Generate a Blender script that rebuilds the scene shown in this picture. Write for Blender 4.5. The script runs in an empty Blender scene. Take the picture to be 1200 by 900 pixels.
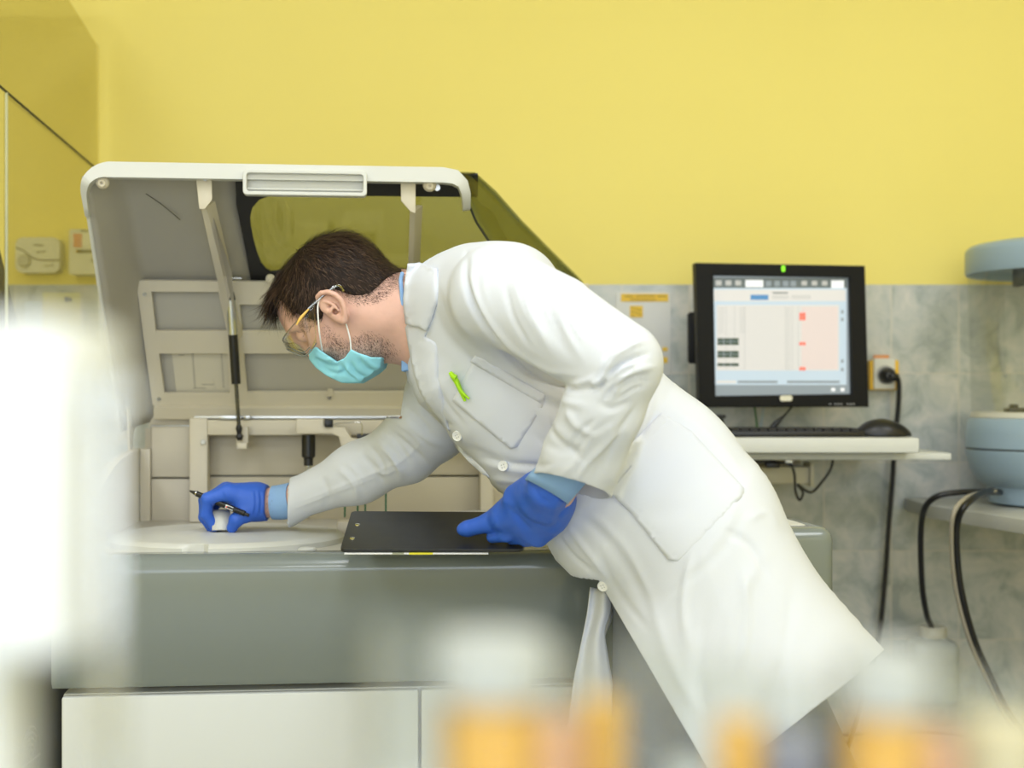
import bpy, bmesh, math, random
import numpy as np
from mathutils import Vector, Matrix
from mathutils.bvhtree import BVHTree
from mathutils.geometry import delaunay_2d_cdt

random.seed(7); RNG = np.random.default_rng(7)
SC = bpy.context.scene
COL = SC.collection
# photograph geometry: 50 mm lens, eye height 1.15 m, horizon on row 465 of 900
F, CX, CY, CZ = 1667.0, 600.0, 465.0, 1.15
def P(px, py, D):
    return Vector(((px-CX)/F*D, D, CZ+(CY-py)/F*D))

# ---------------------------------------------------------------- materials
MATS = {}
def mat(name, col, rough=0.5, metal=0.0, bump=None, var=None, emit=None, trans=0.0, coat=0.0, sss=0.0, ior=1.45, spec=0.5):
    if name in MATS: return MATS[name]
    m = bpy.data.materials.new(name); m.use_nodes = True
    nt = m.node_tree; b = nt.nodes['Principled BSDF']
    b.inputs['Base Color'].default_value = (*col, 1)
    b.inputs['Roughness'].default_value = rough
    b.inputs['Metallic'].default_value = metal
    b.inputs['Transmission Weight'].default_value = trans
    b.inputs['Coat Weight'].default_value = coat
    b.inputs['IOR'].default_value = ior
    b.inputs['Specular IOR Level'].default_value = spec
    if sss:
        b.inputs['Subsurface Weight'].default_value = sss
        b.inputs['Subsurface Radius'].default_value = (1, .35, .2)
        b.inputs['Subsurface Scale'].default_value = 0.006
    if emit:
        b.inputs['Emission Color'].default_value = (*emit[0], 1)
        b.inputs['Emission Strength'].default_value = emit[1]
    tc = nt.nodes.new('ShaderNodeTexCoord')
    if var:                                   # (scale, amount)
        n = nt.nodes.new('ShaderNodeTexNoise'); n.inputs['Scale'].default_value = var[0]; n.inputs['Detail'].default_value = 5
        nt.links.new(tc.outputs['Object'], n.inputs['Vector'])
        r = nt.nodes.new('ShaderNodeMapRange'); r.inputs[1].default_value = .3; r.inputs[2].default_value = .7
        r.inputs[3].default_value = 1-var[1]; r.inputs[4].default_value = 1+var[1]
        nt.links.new(n.outputs['Fac'], r.inputs[0])
        mx = nt.nodes.new('ShaderNodeVectorMath'); mx.operation = 'SCALE'; mx.inputs[0].default_value = col
        nt.links.new(r.outputs[0], mx.inputs['Scale']); nt.links.new(mx.outputs[0], b.inputs['Base Color'])
    if bump:                                  # (scale, strength, distance)
        n = nt.nodes.new('ShaderNodeTexNoise'); n.inputs['Scale'].default_value = bump[0]; n.inputs['Detail'].default_value = 4
        nt.links.new(tc.outputs['Object'], n.inputs['Vector'])
        bp = nt.nodes.new('ShaderNodeBump'); bp.inputs['Strength'].default_value = bump[1]; bp.inputs['Distance'].default_value = bump[2]
        nt.links.new(n.outputs['Fac'], bp.inputs['Height']); nt.links.new(bp.outputs[0], b.inputs['Normal'])
    MATS[name] = m
    return m

def clear_mat(name, tint, gloss=0.06, rough=0.02, fres=.5):
    """thin clear or tinted plastic sheet: tinted see-through with a fresnel reflection"""
    if name in MATS: return MATS[name]
    m = bpy.data.materials.new(name); m.use_nodes = True; nt = m.node_tree; nt.nodes.clear()
    out = nt.nodes.new('ShaderNodeOutputMaterial')
    t = nt.nodes.new('ShaderNodeBsdfTransparent'); t.inputs[0].default_value = (*tint, 1)
    g = nt.nodes.new('ShaderNodeBsdfGlossy'); g.inputs['Roughness'].default_value = rough
    fr = nt.nodes.new('ShaderNodeFresnel'); fr.inputs[0].default_value = 1.45
    ad = nt.nodes.new('ShaderNodeMath'); ad.operation = 'MULTIPLY_ADD'; ad.inputs[1].default_value = fres; ad.inputs[2].default_value = gloss*.3
    mx = nt.nodes.new('ShaderNodeMixShader')
    nt.links.new(fr.outputs[0], ad.inputs[0]); nt.links.new(ad.outputs[0], mx.inputs[0])
    nt.links.new(t.outputs[0], mx.inputs[1]); nt.links.new(g.outputs[0], mx.inputs[2])
    nt.links.new(mx.outputs[0], out.inputs[0])
    MATS[name] = m
    return m

WHITE = mat('white_enamel', (.57, .59, .585), .35)
CREAM = mat('cream_plastic', (.60, .55, .44), .45, var=(6, .03))
CREAM_D = mat('cream_metal', (.52, .47, .36), .5)
LIDGREY = mat('lid_inner_grey', (.42, .40, .35), .4, var=(2, .03))
OFFWHITE = mat('offwhite_plastic', (.60, .605, .57), .35)
FRONTGREY = mat('front_grey', (.185, .21, .20), .22, coat=.3)
BLACK = mat('black_plastic', (.012, .012, .013), .35)
BLACKM = mat('black_matte', (.02, .02, .021), .6)
DARK = mat('dark_grey', (.05, .052, .05), .5)
CHROME = mat('chrome', (.75, .76, .77), .18, 1.0)
STEEL = mat('steel', (.55, .56, .57), .35, 1.0)

# ---------------------------------------------------------------- mesh helpers
def finish(name, me, m=None, parent=None, smooth=False, mats=None):
    o = bpy.data.objects.new(name, me); COL.objects.link(o)
    if mats:
        for q in mats: me.materials.append(q)
    elif m: me.materials.append(m)
    if smooth:
        me.polygons.foreach_set('use_smooth', [True]*len(me.polygons)); 
        if smooth != True: me.set_sharp_from_angle(angle=math.radians(smooth))
    if parent:
        o.parent = parent
        bpy.context.view_layer.update()
        o.matrix_parent_inverse = parent.matrix_world.inverted()
    return o
def from_bm(name, bm, m=None, parent=None, smooth=False, mats=None):
    bmesh.ops.recalc_face_normals(bm, faces=bm.faces[:])
    me = bpy.data.meshes.new(name); bm.to_mesh(me); bm.free()
    return finish(name, me, m, parent, smooth, mats)
def tag(o, label=None, cat=None, group=None, kind=None):
    if label: o['label'] = label
    if cat: o['category'] = cat
    if group: o['group'] = group
    if kind: o['kind'] = kind
    return o
def thing(name, loc, label, cat, group=None, rz=0):
    o = bpy.data.objects.new(name, None); COL.objects.link(o)
    o.location = loc; o.rotation_euler = (0, 0, rz); o.empty_display_size = .05
    tag(o, label, cat, group); bpy.context.view_layer.update()
    return o
def structure(o): o['kind'] = 'structure'; return o

def add_box(bm, c, s, bevel=0.0, R=None, seg=2, mi=0):
    """box centred on c with size s"""
    t = bmesh.new(); bmesh.ops.create_cube(t, size=1)
    bmesh.ops.scale(t, vec=s, verts=t.verts[:])
    if bevel: bmesh.ops.bevel(t, geom=t.edges[:], offset=bevel, segments=seg, profile=.5, affect='EDGES')
    M = Matrix.Translation(c) @ (R.to_4x4() if R else Matrix())
    bmesh.ops.transform(t, matrix=M, verts=t.verts[:])
    join_bm(bm, t, mi)
def join_bm(bm, t, mi=0):
    mp = {}
    for v in t.verts: mp[v] = bm.verts.new(v.co)
    for f in t.faces:
        try:
            nf = bm.faces.new([mp[v] for v in f.verts]); nf.material_index = mi; nf.smooth = f.smooth
        except ValueError: pass
    t.free()
def box(name, c, s, m, parent=None, bevel=.002, R=None):
    bm = bmesh.new(); add_box(bm, c, s, bevel, R); return from_bm(name, bm, m, parent, smooth=35)
def add_prism(bm, pts, off, mi=0, bevel=0):
    """polygon of Vectors swept by the vector off"""
    t = bmesh.new()
    a = [t.verts.new(p) for p in pts]; b = [t.verts.new(Vector(p)+off) for p in pts]
    t.faces.new(a); t.faces.new(b[::-1]); n = len(pts)
    for i in range(n): t.faces.new((a[i], b[i], b[(i+1) % n], a[(i+1) % n]))
    bmesh.ops.recalc_face_normals(t, faces=t.faces[:])
    if bevel:
        bmesh.ops.bevel(t, geom=t.edges[:], offset=bevel, segments=2, profile=.5, affect='EDGES')
    join_bm(bm, t, mi)
def prism(name, pts, off, m, parent=None, bevel=0):
    bm = bmesh.new(); add_prism(bm, pts, off, 0, bevel); return from_bm(name, bm, m, parent, smooth=35)
def pprism(name, pix, D, depth, m, parent=None, bevel=.001):
    """upright plate standing at distance D, outline given on the picture plane there"""
    return prism(name, [P(x, y, D) for x, y in pix], Vector((0, depth, 0)), m, parent, bevel)
def prect(name, x0, y0, x1, y1, D, depth, m, parent=None, bevel=.001):
    return pprism(name, [(x0, y0), (x1, y0), (x1, y1), (x0, y1)], D, depth, m, parent, bevel)

def catmull(pts, n=8):
    pts = [Vector(p) for p in pts]
    if len(pts) < 3: return pts
    out = []; q = [pts[0]*2-pts[1]] + pts + [pts[-1]*2-pts[-2]]
    for i in range(1, len(q)-2):
        for k in range(n):
            t = k/n; a, b, c, d = q[i-1], q[i], q[i+1], q[i+2]
            out.append(.5*((2*b)+(-a+c)*t+(2*a-5*b+4*c-d)*t*t+(-a+3*b-3*c+d)*t**3))
    out.append(pts[-1]); return out
def add_sweep(bm, path, rad, seg=12, closed=False, cap=True, mi=0, flat=None):
    """tube along path, rad = number or list; flat=(sx,sy) squashes the section"""
    n = len(path); rings = []
    rs = rad if isinstance(rad, (list, tuple)) else [rad]*n
    if len(rs) != n: rs = list(np.interp(np.linspace(0, 1, n), np.linspace(0, 1, len(rs)), rs))
    up = None
    for i, p in enumerate(path):
        d = (path[min(i+1, n-1)] - path[max(i-1, 0)])
        if closed: d = path[(i+1) % n]-path[i-1]
        d = d.normalized() if d.length else Vector((0, 0, 1))
        if up is None:
            up = Vector((0, 1, 0)) if abs(d.y) < .8 else Vector((0, 0, 1))
        x = d.cross(up).normalized(); up = x.cross(d).normalized()
        sx, sy = flat if flat else (1, 1)
        rings.append([bm.verts.new(p + (x*math.cos(a)*sx + up*math.sin(a)*sy)*rs[i]) for a in [2*math.pi*k/seg for k in range(seg)]])
    m = n if closed else n-1
    for i in range(m):
        A, B = rings[i], rings[(i+1) % n]
        for k in range(seg):
            f = bm.faces.new((A[k], A[(k+1) % seg], B[(k+1) % seg], B[k])); f.material_index = mi; f.smooth = True
    if cap and not closed:
        for r in (rings[0], rings[-1]):
            f = bm.faces.new(r); f.material_index = mi
def tube(name, pts, rad, m, parent=None, seg=12, n=8, closed=False, flat=None):
    bm = bmesh.new(); add_sweep(bm, catmull(pts, n) if n > 1 else [Vector(p) for p in pts], rad, seg, closed, flat=flat)
    return from_bm(name, bm, m, parent, smooth=40)
def add_lathe(bm, prof, c, axis=Vector((0, 0, 1)), seg=48, mi=0):
    """profile [(r, h), ...] turned around axis through c"""
    q = Vector((0, 0, 1)).rotation_difference(axis.normalized()); rings = []
    for r, h in prof:
        if r < 1e-6: rings.append([bm.verts.new(Vector(c)+q@Vector((0, 0, h)))]*seg)
        else: rings.append([bm.verts.new(Vector(c)+q@Vector((r*math.cos(2*math.pi*k/seg), r*math.sin(2*math.pi*k/seg), h))) for k in range(seg)])
    for A, B in zip(rings, rings[1:]):
        for k in range(seg):
            vs = []
            for v in (A[k], A[(k+1) % seg], B[(k+1) % seg], B[k]):
                if v not in vs: vs.append(v)
            if len(vs) > 2:
                f = bm.faces.new(vs); f.material_index = mi; f.smooth = True
def lathe(name, prof, c, m, parent=None, axis=Vector((0, 0, 1)), seg=48):
    bm = bmesh.new(); add_lathe(bm, prof, c, axis, seg); return from_bm(name, bm, m, parent, smooth=40)
def rrect(x0, y0, x1, y1, r, n=6):
    out = []
    for cx, cy, a0 in ((x1-r, y1-r, 0), (x0+r, y1-r, 90), (x0+r, y0+r, 180), (x1-r, y0+r, 270)):
        for k in range(n+1):
            a = math.radians(a0+90*k/n); out.append((cx+r*math.cos(a), cy+r*math.sin(a)))
    return out
def plate(name, outer, holes, thick, m, M, parent=None, bevel=0):
    """flat plate (outline + holes, 2-D) laid into the frame M, thickness along its local z"""
    cu = bpy.data.curves.new(name, 'CURVE'); cu.dimensions = '2D'; cu.fill_mode = 'BOTH'
    cu.extrude = thick/2; cu.bevel_depth = bevel; cu.bevel_resolution = 1; cu.offset = -bevel
    for poly in [outer]+list(holes):
        s = cu.splines.new('POLY'); s.points.add(len(poly)-1); s.use_cyclic_u = True
        for i, p in enumerate(poly): s.points[i].co = (p[0], p[1], 0, 1)
    t = bpy.data.objects.new('tmp', cu); COL.objects.link(t)
    dg = bpy.context.evaluated_depsgraph_get(); me = bpy.data.meshes.new_from_object(t.evaluated_get(dg))
    me.name = name
    bpy.data.objects.remove(t); bpy.data.curves.remove(cu)
    me.transform(M)
    me.materials.clear()
    return finish(name, me, m, parent, smooth=35)
def frame(o, x, y):
    """matrix from origin and two axis vectors (z = x cross y)"""
    x = Vector(x).normalized(); y = Vector(y); y = (y-x*y.dot(x)).normalized(); z = x.cross(y)
    M = Matrix((x, y, z)).transposed().to_4x4(); M.translation = o
    return M
def strip_quads(name, quads, mats, parent=None):
    """flat print: list of (four Vectors, material number)"""
    me = bpy.data.meshes.new(name); v = []; f = []; mi = []
    for q, k in quads:
        f.append(list(range(len(v), len(v)+len(q)))); v += [tuple(p) for p in q]; mi.append(k)
    me.from_pydata(v, [], f)
    for p, k in zip(me.polygons, mi): p.material_index = k
    return finish(name, me, parent=parent, mats=mats)
def solidify(o, t, off=-1):
    md = o.modifiers.new('s', 'SOLIDIFY'); md.thickness = t; md.offset = off
    dg = bpy.context.evaluated_depsgraph_get(); me = bpy.data.meshes.new_from_object(o.evaluated_get(dg))
    o.modifiers.clear(); old = o.data; o.data = me; me.name = old.name; bpy.data.meshes.remove(old)
    return o
def text_mesh(name, s, size, M, m, parent=None, thick=.0004, align='CENTER'):
    cu = bpy.data.curves.new(name, 'FONT'); cu.body = s; cu.size = size; cu.extrude = thick; cu.align_x = align; cu.align_y = 'CENTER'
    cu.resolution_u = 3
    t = bpy.data.objects.new('tmp', cu); COL.objects.link(t)
    dg = bpy.context.evaluated_depsgraph_get(); me = bpy.data.meshes.new_from_object(t.evaluated_get(dg))
    bpy.data.objects.remove(t); bpy.data.curves.remove(cu); me.transform(M); me.materials.clear()
    return finish(name, me, m, parent)

# ---------------------------------------------------------------- implicit surfaces (numpy surface nets)
def axis_pts(segs):
    """[(start, end, step), ...] -> rectilinear axis"""
    a = []
    for s, e, st in segs: a += list(np.arange(s, e-1e-9, st))
    a.append(segs[-1][1]); return np.array(a, dtype=np.float32)
class Field:
    def __init__(s, xs, ys, zs, big=1.0):
        s.x, s.y, s.z = [np.asarray(a, dtype=np.float32) for a in (xs, ys, zs)]
        s.f = np.full((len(xs), len(ys), len(zs)), big, dtype=np.float32)
    def sub(s, lo, hi):
        i = []
        for a, l, h in zip((s.x, s.y, s.z), lo, hi):
            i.append(slice(max(0, np.searchsorted(a, l)-1), min(len(a), np.searchsorted(a, h)+1)))
        return tuple(i), s.x[i[0]][:, None, None], s.y[i[1]][None, :, None], s.z[i[2]][None, None, :]
    def comb(s, sl, d, k, mode='add'):
        if s.f[sl].size == 0: return
        a = s.f[sl]
        if mode == 'add':
            if k > 0:
                h = np.maximum(k-np.abs(a-d), 0)/k; s.f[sl] = np.minimum(a, d)-h*h*k*.25
            else: s.f[sl] = np.minimum(a, d)
        elif mode == 'cut':
            d = -d
            if k > 0:
                h = np.maximum(k-np.abs(a-d), 0)/k; s.f[sl] = np.maximum(a, d)+h*h*k*.25
            else: s.f[sl] = np.maximum(a, d)
        elif mode == 'and':
            s.f[sl] = np.maximum(a, d)
    def cone(s, a, b, ra, rb, k=0.0, mode='add', pad=.03, flat=None):
        """tapered capsule; flat=(axis Vector, factor) squashes it along an axis"""
        a = Vector(a); b = Vector(b); r = max(ra, rb)+pad+k
        lo = [min(a[i], b[i])-r for i in range(3)]; hi = [max(a[i], b[i])+r for i in range(3)]
        sl, X, Y, Z = s.sub(lo, hi)
        d = b-a; L2 = max(d.length_squared, 1e-12)
        px, py, pz = X-a.x, Y-a.y, Z-a.z
        t = np.clip((px*d.x+py*d.y+pz*d.z)/L2, 0, 1)
        qx, qy, qz = px-t*d.x, py-t*d.y, pz-t*d.z
        q2 = qx*qx+qy*qy+qz*qz
        if flat:
            n, fac = flat; n = Vector(n).normalized()
            w = qx*n.x+qy*n.y+qz*n.z; q2 = q2 - w*w + (w/fac)**2
        s.comb(sl, np.sqrt(q2)-(ra+(rb-ra)*t), k, mode)
    def chain(s, pts, rs, k=0.0, kj=None, flat=None):
        for i in range(len(pts)-1):
            s.cone(pts[i], pts[i+1], rs[i], rs[i+1], k if i == 0 or kj is None else kj, flat=flat)
    def ell(s, c, axes, r, k=0.0, mode='add', pad=.03):
        """ellipsoid: axes = three unit Vectors, r = three radii"""
        c = Vector(c); R = max(r)+pad+k
        sl, X, Y, Z = s.sub([q-R for q in c], [q+R for q in c])
        q = 0; g = 0
        for n, rr in zip(axes, r):
            w = (X-c.x)*n[0]+(Y-c.y)*n[1]+(Z-c.z)*n[2]; q = q+(w/rr)**2; g = g+(w/rr/rr)**2
        k0 = np.sqrt(q); k1 = np.sqrt(g)+1e-9
        s.comb(sl, k0*(k0-1)/k1, k, mode)
    def mesh(s, name):
        f = s.f; X, Y, Z = s.x, s.y, s.z
        ins = f < 0
        c = [ins[i:ins.shape[0]-1+i, j:ins.shape[1]-1+j, k:ins.shape[2]-1+k] for i in (0, 1) for j in (0, 1) for k in (0, 1)]
        tot = np.zeros(c[0].shape, np.uint8)
        for q in c: tot += q
        act = (tot > 0) & (tot < 8)
        ci, cj, ck = np.nonzero(act)
        idx = np.full(act.shape, -1, np.int32); idx[ci, cj, ck] = np.arange(len(ci))
        acc = np.zeros((len(ci), 3)); cnt = np.zeros(len(ci))
        corners = [(i, j, k) for i in (0, 1) for j in (0, 1) for k in (0, 1)]
        for a in corners:
            for ax in range(3):
                if a[ax]: continue
                b = list(a); b[ax] = 1
                fa = f[ci+a[0], cj+a[1], ck+a[2]]; fb = f[ci+b[0], cj+b[1], ck+b[2]]
                m = (fa < 0) != (fb < 0)
                t = np.where(m, fa/np.where(m, fa-fb, 1), 0)
                A = np.stack([X[ci+a[0]], Y[cj+a[1]], Z[ck+a[2]]], 1); B = np.stack([X[ci+b[0]], Y[cj+b[1]], Z[ck+b[2]]], 1)
                acc += np.where(m[:, None], A+(B-A)*t[:, None], 0); cnt += m
        V = acc/cnt[:, None]
        quads = []
        for ax in range(3):
            sa = [slice(None)]*3; sb = [slice(None)]*3; sa[ax] = slice(0, -1); sb[ax] = slice(1, None)
            ia = ins[tuple(sa)]; ib = ins[tuple(sb)]
            e = np.argwhere(ia != ib)
            o1, o2 = [q for q in range(3) if q != ax]
            e = e[(e[:, o1] > 0) & (e[:, o2] > 0) & (e[:, o1] < act.shape[o1]) & (e[:, o2] < act.shape[o2])]
            def g(d1, d2):
                q = e.copy(); q[:, o1] -= d1; q[:, o2] -= d2; return idx[q[:, 0], q[:, 1], q[:, 2]]
            qd = np.stack([g(1, 1), g(0, 1), g(0, 0), g(1, 0)], 1)
            inside = ia[e[:, 0], e[:, 1], e[:, 2]]
            flip = inside if ax != 1 else ~inside
            qd[~flip] = qd[~flip][:, ::-1]
            quads.append(qd)
        Q = np.concatenate(quads)
        Q = Q[(Q >= 0).all(1)]
        me = bpy.data.meshes.new(name)
        me.vertices.add(len(V)); me.vertices.foreach_set('co', V.astype(np.float32).ravel())
        me.loops.add(len(Q)*4); me.loops.foreach_set('vertex_index', Q.astype(np.int32).ravel())
        me.polygons.add(len(Q)); me.polygons.foreach_set('loop_start', np.arange(len(Q), dtype=np.int32)*4)
        me.update(calc_edges=True); me.validate()
        return me

def poly_sdf(px, py, poly):
    """signed distance (negative inside) of arrays of points to a polygon"""
    d = np.full(px.shape, 1e9); s = np.ones(px.shape)
    n = len(poly)
    for i in range(n):
        ax, ay = poly[i]; bx, by = poly[i-1]
        ex, ey = bx-ax, by-ay; wx, wy = px-ax, py-ay
        t = np.clip((wx*ex+wy*ey)/(ex*ex+ey*ey+1e-12), 0, 1)
        d = np.minimum(d, (wx-ex*t)**2+(wy-ey*t)**2)
        c1 = py >= ay; c2 = py < by; c3 = ex*wy > ey*wx
        s = np.where((c1 & c2 & c3) | (~c1 & ~c2 & ~c3), -s, s)
    return s*np.sqrt(d)
def smooth_poly(pts, n=4):
    v = [Vector((a, b, 0)) for a, b in pts]; m = len(v); out = []
    for i in range(m):
        a, b, c, d = v[i-1], v[i], v[(i+1) % m], v[(i+2) % m]
        for k in range(n):
            t = k/n; q = .5*((2*b)+(-a+c)*t+(2*a-5*b+4*c-d)*t*t+(-a+3*b-3*c+d)*t**3); out.append((q.x, q.y))
    return out
# ================================================================ the room
WY = 3.27
def wall_mat():
    m = bpy.data.materials.new('painted_wall_with_tiles'); m.use_nodes = True; nt = m.node_tree; b = nt.nodes['Principled BSDF']
    L = nt.links.new; N = nt.nodes.new
    geo = N('ShaderNodeTexCoord'); sep = N('ShaderNodeSeparateXYZ'); L(geo.outputs['Object'], sep.inputs[0])
    def math_(op, a, b_=None, c=None):
        n = N('ShaderNodeMath'); n.operation = op
        for i, q in enumerate((a, b_, c)):
            if q is None: continue
            if isinstance(q, (int, float)): n.inputs[i].default_value = q
            else: L(q, n.inputs[i])
        return n.outputs[0]
    TOP = CZ+(CY-333.5)/F*WY
    x, z = sep.outputs[0], sep.outputs[2]
    tx = math_('DIVIDE', math_('ADD', x, 15.5-.717), .155)        # vertical joints
    tz = math_('DIVIDE', math_('SUBTRACT', z, TOP-.204*50), .204)  # horizontal joints
    fx = math_('ABSOLUTE', math_('SUBTRACT', math_('FRACT', tx), .5)); fz = math_('ABSOLUTE', math_('SUBTRACT', math_('FRACT', tz), .5))
    jx = math_('GREATER_THAN', fx, .5-.010); jz = math_('GREATER_THAN', fz, .5-.0065)
    joint = math_('MAXIMUM', jx, jz)
    cell = N('ShaderNodeCombineXYZ'); L(math_('FLOOR', tx), cell.inputs[0]); L(math_('FLOOR', tz), cell.inputs[1])
    wn = N('ShaderNodeTexWhiteNoise'); L(cell.outputs[0], wn.inputs['Vector'])
    off = N('ShaderNodeVectorMath'); off.operation = 'MULTIPLY_ADD'; L(wn.outputs['Color'], off.inputs[0]); off.inputs[1].default_value = (5, 5, 5); L(geo.outputs['Object'], off.inputs[2])
    n1 = N('ShaderNodeTexNoise'); n1.inputs['Scale'].default_value = 13; n1.inputs['Detail'].default_value = 8; n1.inputs['Roughness'].default_value = .62; n1.inputs['Distortion'].default_value = .6
    L(off.outputs[0], n1.inputs['Vector'])
    cr = N('ShaderNodeValToRGB'); e = cr.color_ramp.elements
    e[0].position = .36; e[0].color = (.34, .37, .35, 1); e[1].position = .66; e[1].color = (.62, .60, .55, 1)
    q = cr.color_ramp.elements.new(.5); q.color = (.48, .50, .47, 1)
    L(n1.outputs['Fac'], cr.inputs[0])
    mj = N('ShaderNodeMix'); mj.data_type = 'RGBA'; L(joint, mj.inputs[0]); L(cr.outputs[0], mj.inputs[6]); mj.inputs[7].default_value = (.60, .57, .49, 1)
    # paint
    n2 = N('ShaderNodeTexNoise'); n2.inputs['Scale'].default_value = 1.3; L(geo.outputs['Object'], n2.inputs['Vector'])
    cp = N('ShaderNodeValToRGB'); cp.color_ramp.elements[0].color = (.80, .67, .17, 1); cp.color_ramp.elements[1].color = (.85, .73, .21, 1)
    L(n2.outputs['Fac'], cp.inputs[0])
    up = math_('GREATER_THAN', z, TOP)
    mx = N('ShaderNodeMix'); mx.data_type = 'RGBA'; L(up, mx.inputs[0]); L(mj.outputs[2], mx.inputs[6]); L(cp.outputs[0], mx.inputs[7])
    L(mx.outputs[2], b.inputs['Base Color'])
    L(math_('MULTIPLY_ADD', up, .45, .25), b.inputs['Roughness'])
    bp = N('ShaderNodeBump'); bp.inputs['Distance'].default_value = .002; bp.inputs['Strength'].default_value = .5
    L(math_('MULTIPLY', joint, -1.0), bp.inputs['Height']); L(bp.outputs[0], b.inputs['Normal'])
    return m
WALLM = wall_mat()
PAINT = mat('yellow_paint', (.82, .68, .14), .7)
CEILM = mat('ceiling_white', (.8, .8, .78), .8)
FLOORM = mat('grey_vinyl_floor', (.42, .43, .41), .35, var=(8, .06))
XL, XR, YF, ZT = -3.0, 2.4, -3.2, 3.0
def shell(name, c, s, m): return structure(box(name, c, s, m, bevel=0))
shell('wall_back', ((XL+XR)/2, WY+.05, ZT/2), (XR-XL+.2, .1, ZT), WALLM)
shell('wall_left', (XL-.05, (YF+WY)/2, ZT/2), (.1, WY-YF, ZT), PAINT)
shell('wall_right', (XR+.05, (YF+WY)/2, ZT/2), (.1, WY-YF, ZT), PAINT)
shell('floor', ((XL+XR)/2, (YF+WY)/2, -.05), (XR-XL+.2, WY-YF+.2, .1), FLOORM)
shell('ceiling', ((XL+XR)/2, (YF+WY)/2, ZT+.05), (XR-XL+.2, WY-YF+.2, .1), CEILM)
# wall behind the viewer with a wide window
bm = bmesh.new()
add_box(bm, ((XL+XR)/2, YF-.05, .45), (XR-XL, .1, .9)); add_box(bm, ((XL+XR)/2, YF-.05, 2.8), (XR-XL, .1, .4))
add_box(bm, (XL+.3, YF-.05, 1.75), (.6, .1, 1.7)); add_box(bm, (XR-.3, YF-.05, 1.75), (.6, .1, 1.7))
structure(from_bm('wall_front', bm, PAINT))
bm = bmesh.new()
for x in (XL+.6, (XL+XR)/2, XR-.6): add_box(bm, (x, YF-.05, 1.75), (.06, .06, 1.7))
for z in (.93, 2.57): add_box(bm, ((XL+XR)/2, YF-.05, z), (XR-XL-1.2, .06, .06))
structure(from_bm('window_1', bm, WHITE))

# lights: daylight through the window, ceiling panels
def area(name, loc, rot, sx, sy, power, col=(1, 1, 1)):
    l = bpy.data.lights.new(name, 'AREA'); l.shape = 'RECTANGLE'; l.size = sx; l.size_y = sy; l.energy = power; l.color = col
    o = bpy.data.objects.new(name, l); COL.objects.link(o); o.location = loc; o.rotation_euler = rot
    o['kind'] = 'structure'
    return o
area('window_daylight', (-.3, YF+.05, 1.75), (math.radians(90), 0, 0), 4.0, 1.6, 78, (.80, .89, 1.0))
PANEL = mat('lamp_diffuser', (.9, .9, .9), .5, emit=((1, .98, .94), 2.0))
for k, (x, y) in enumerate([(-1.5, 1.0), (.1, 1.0), (1.5, 1.0), (-1.5, -1.4), (.1, -1.4), (1.5, -1.4)]):
    area('ceiling_panel_light', (x, y, ZT-.06), (0, 0, 0), .6, 1.2, 17.5, (.885, .93, 1.0))
    t = thing('ceiling_light', (x, y, ZT-.0), 'white rectangular ceiling light panel above the bench', 'ceiling light', 'ceiling light panels')
    bm = bmesh.new()
    for dx in (-.31, .31): add_box(bm, (x+dx, y, ZT-.02), (.02, 1.24, .04))
    for dy in (-.61, .61): add_box(bm, (x, y+dy, ZT-.02), (.6, .02, .04))
    from_bm('frame', bm, WHITE, t); box('diffuser', (x, y, ZT-.01), (.6, 1.2, .01), PANEL, t, 0)
w = bpy.data.worlds.new('world'); SC.world = w; w.use_nodes = True
w.node_tree.nodes['Background'].inputs[0].default_value = (.85, .92, 1, 1); w.node_tree.nodes['Background'].inputs[1].default_value = 1.0

# camera
cam = bpy.data.cameras.new('camera'); co = bpy.data.objects.new('camera', cam); COL.objects.link(co)
co.location = (0, 0, CZ); co.rotation_euler = (math.radians(90), 0, 0)
cam.sensor_width = 36; cam.lens = 36*F/1200; cam.shift_y = 15/1200; cam.clip_start = .02
cam.dof.use_dof = True; cam.dof.focus_distance = 2.08; cam.dof.aperture_fstop = 3.4
SC.camera = co
SC.view_settings.view_transform = 'Standard'; SC.view_settings.look = 'None'
SC.view_settings.exposure = 0.0; SC.view_settings.gamma = 1.0
SC.view_settings.use_curve_mapping = False
# ================================================================ the analyzer with its raised cover
TH = math.radians(6); M0 = Vector((-.667, 2.06, 0)); U = Vector((math.cos(TH), math.sin(TH), 0)); V = Vector((-math.sin(TH), math.cos(TH), 0))
def ML(u, v, z): return M0 + U*u + V*v + Vector((0, 0, CZ+z))       # z relative to the eye height
RM = Matrix.Rotation(TH, 3, 'Z')
def mbox(name, u0, u1, v0, v1, z0, z1, m, parent, bevel=.003):
    return box(name, ML((u0+u1)/2, (v0+v1)/2, (z0+z1)/2), (u1-u0, v1-v0, z1-z0), m, parent, bevel, RM)
def on_v(px, py, v):
    """point where the line of sight through the pixel meets the machine's plane v = const"""
    d = Vector(((px-CX)/F, 1, (CY-py)/F)); o = Vector((0, 0, CZ)); q = ML(0, v, 0)
    t = (q-o).dot(V)/d.dot(V); return o+d*t
def vrect(name, x0, y0, x1, y1, v, depth, m, parent, bevel=.001):
    return prism(name, [on_v(x, y, v) for x, y in ((x0, y0), (x1, y0), (x1, y1), (x0, y1))], V*depth, m, parent, bevel)
DZ = -.235; LEN = 1.171
an = thing('laboratory_analyzer', ML(LEN/2, .35, -CZ), 'large cream and grey analyzer with its smoked cover raised, behind the leaning man', 'laboratory analyzer', rz=TH)
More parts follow.
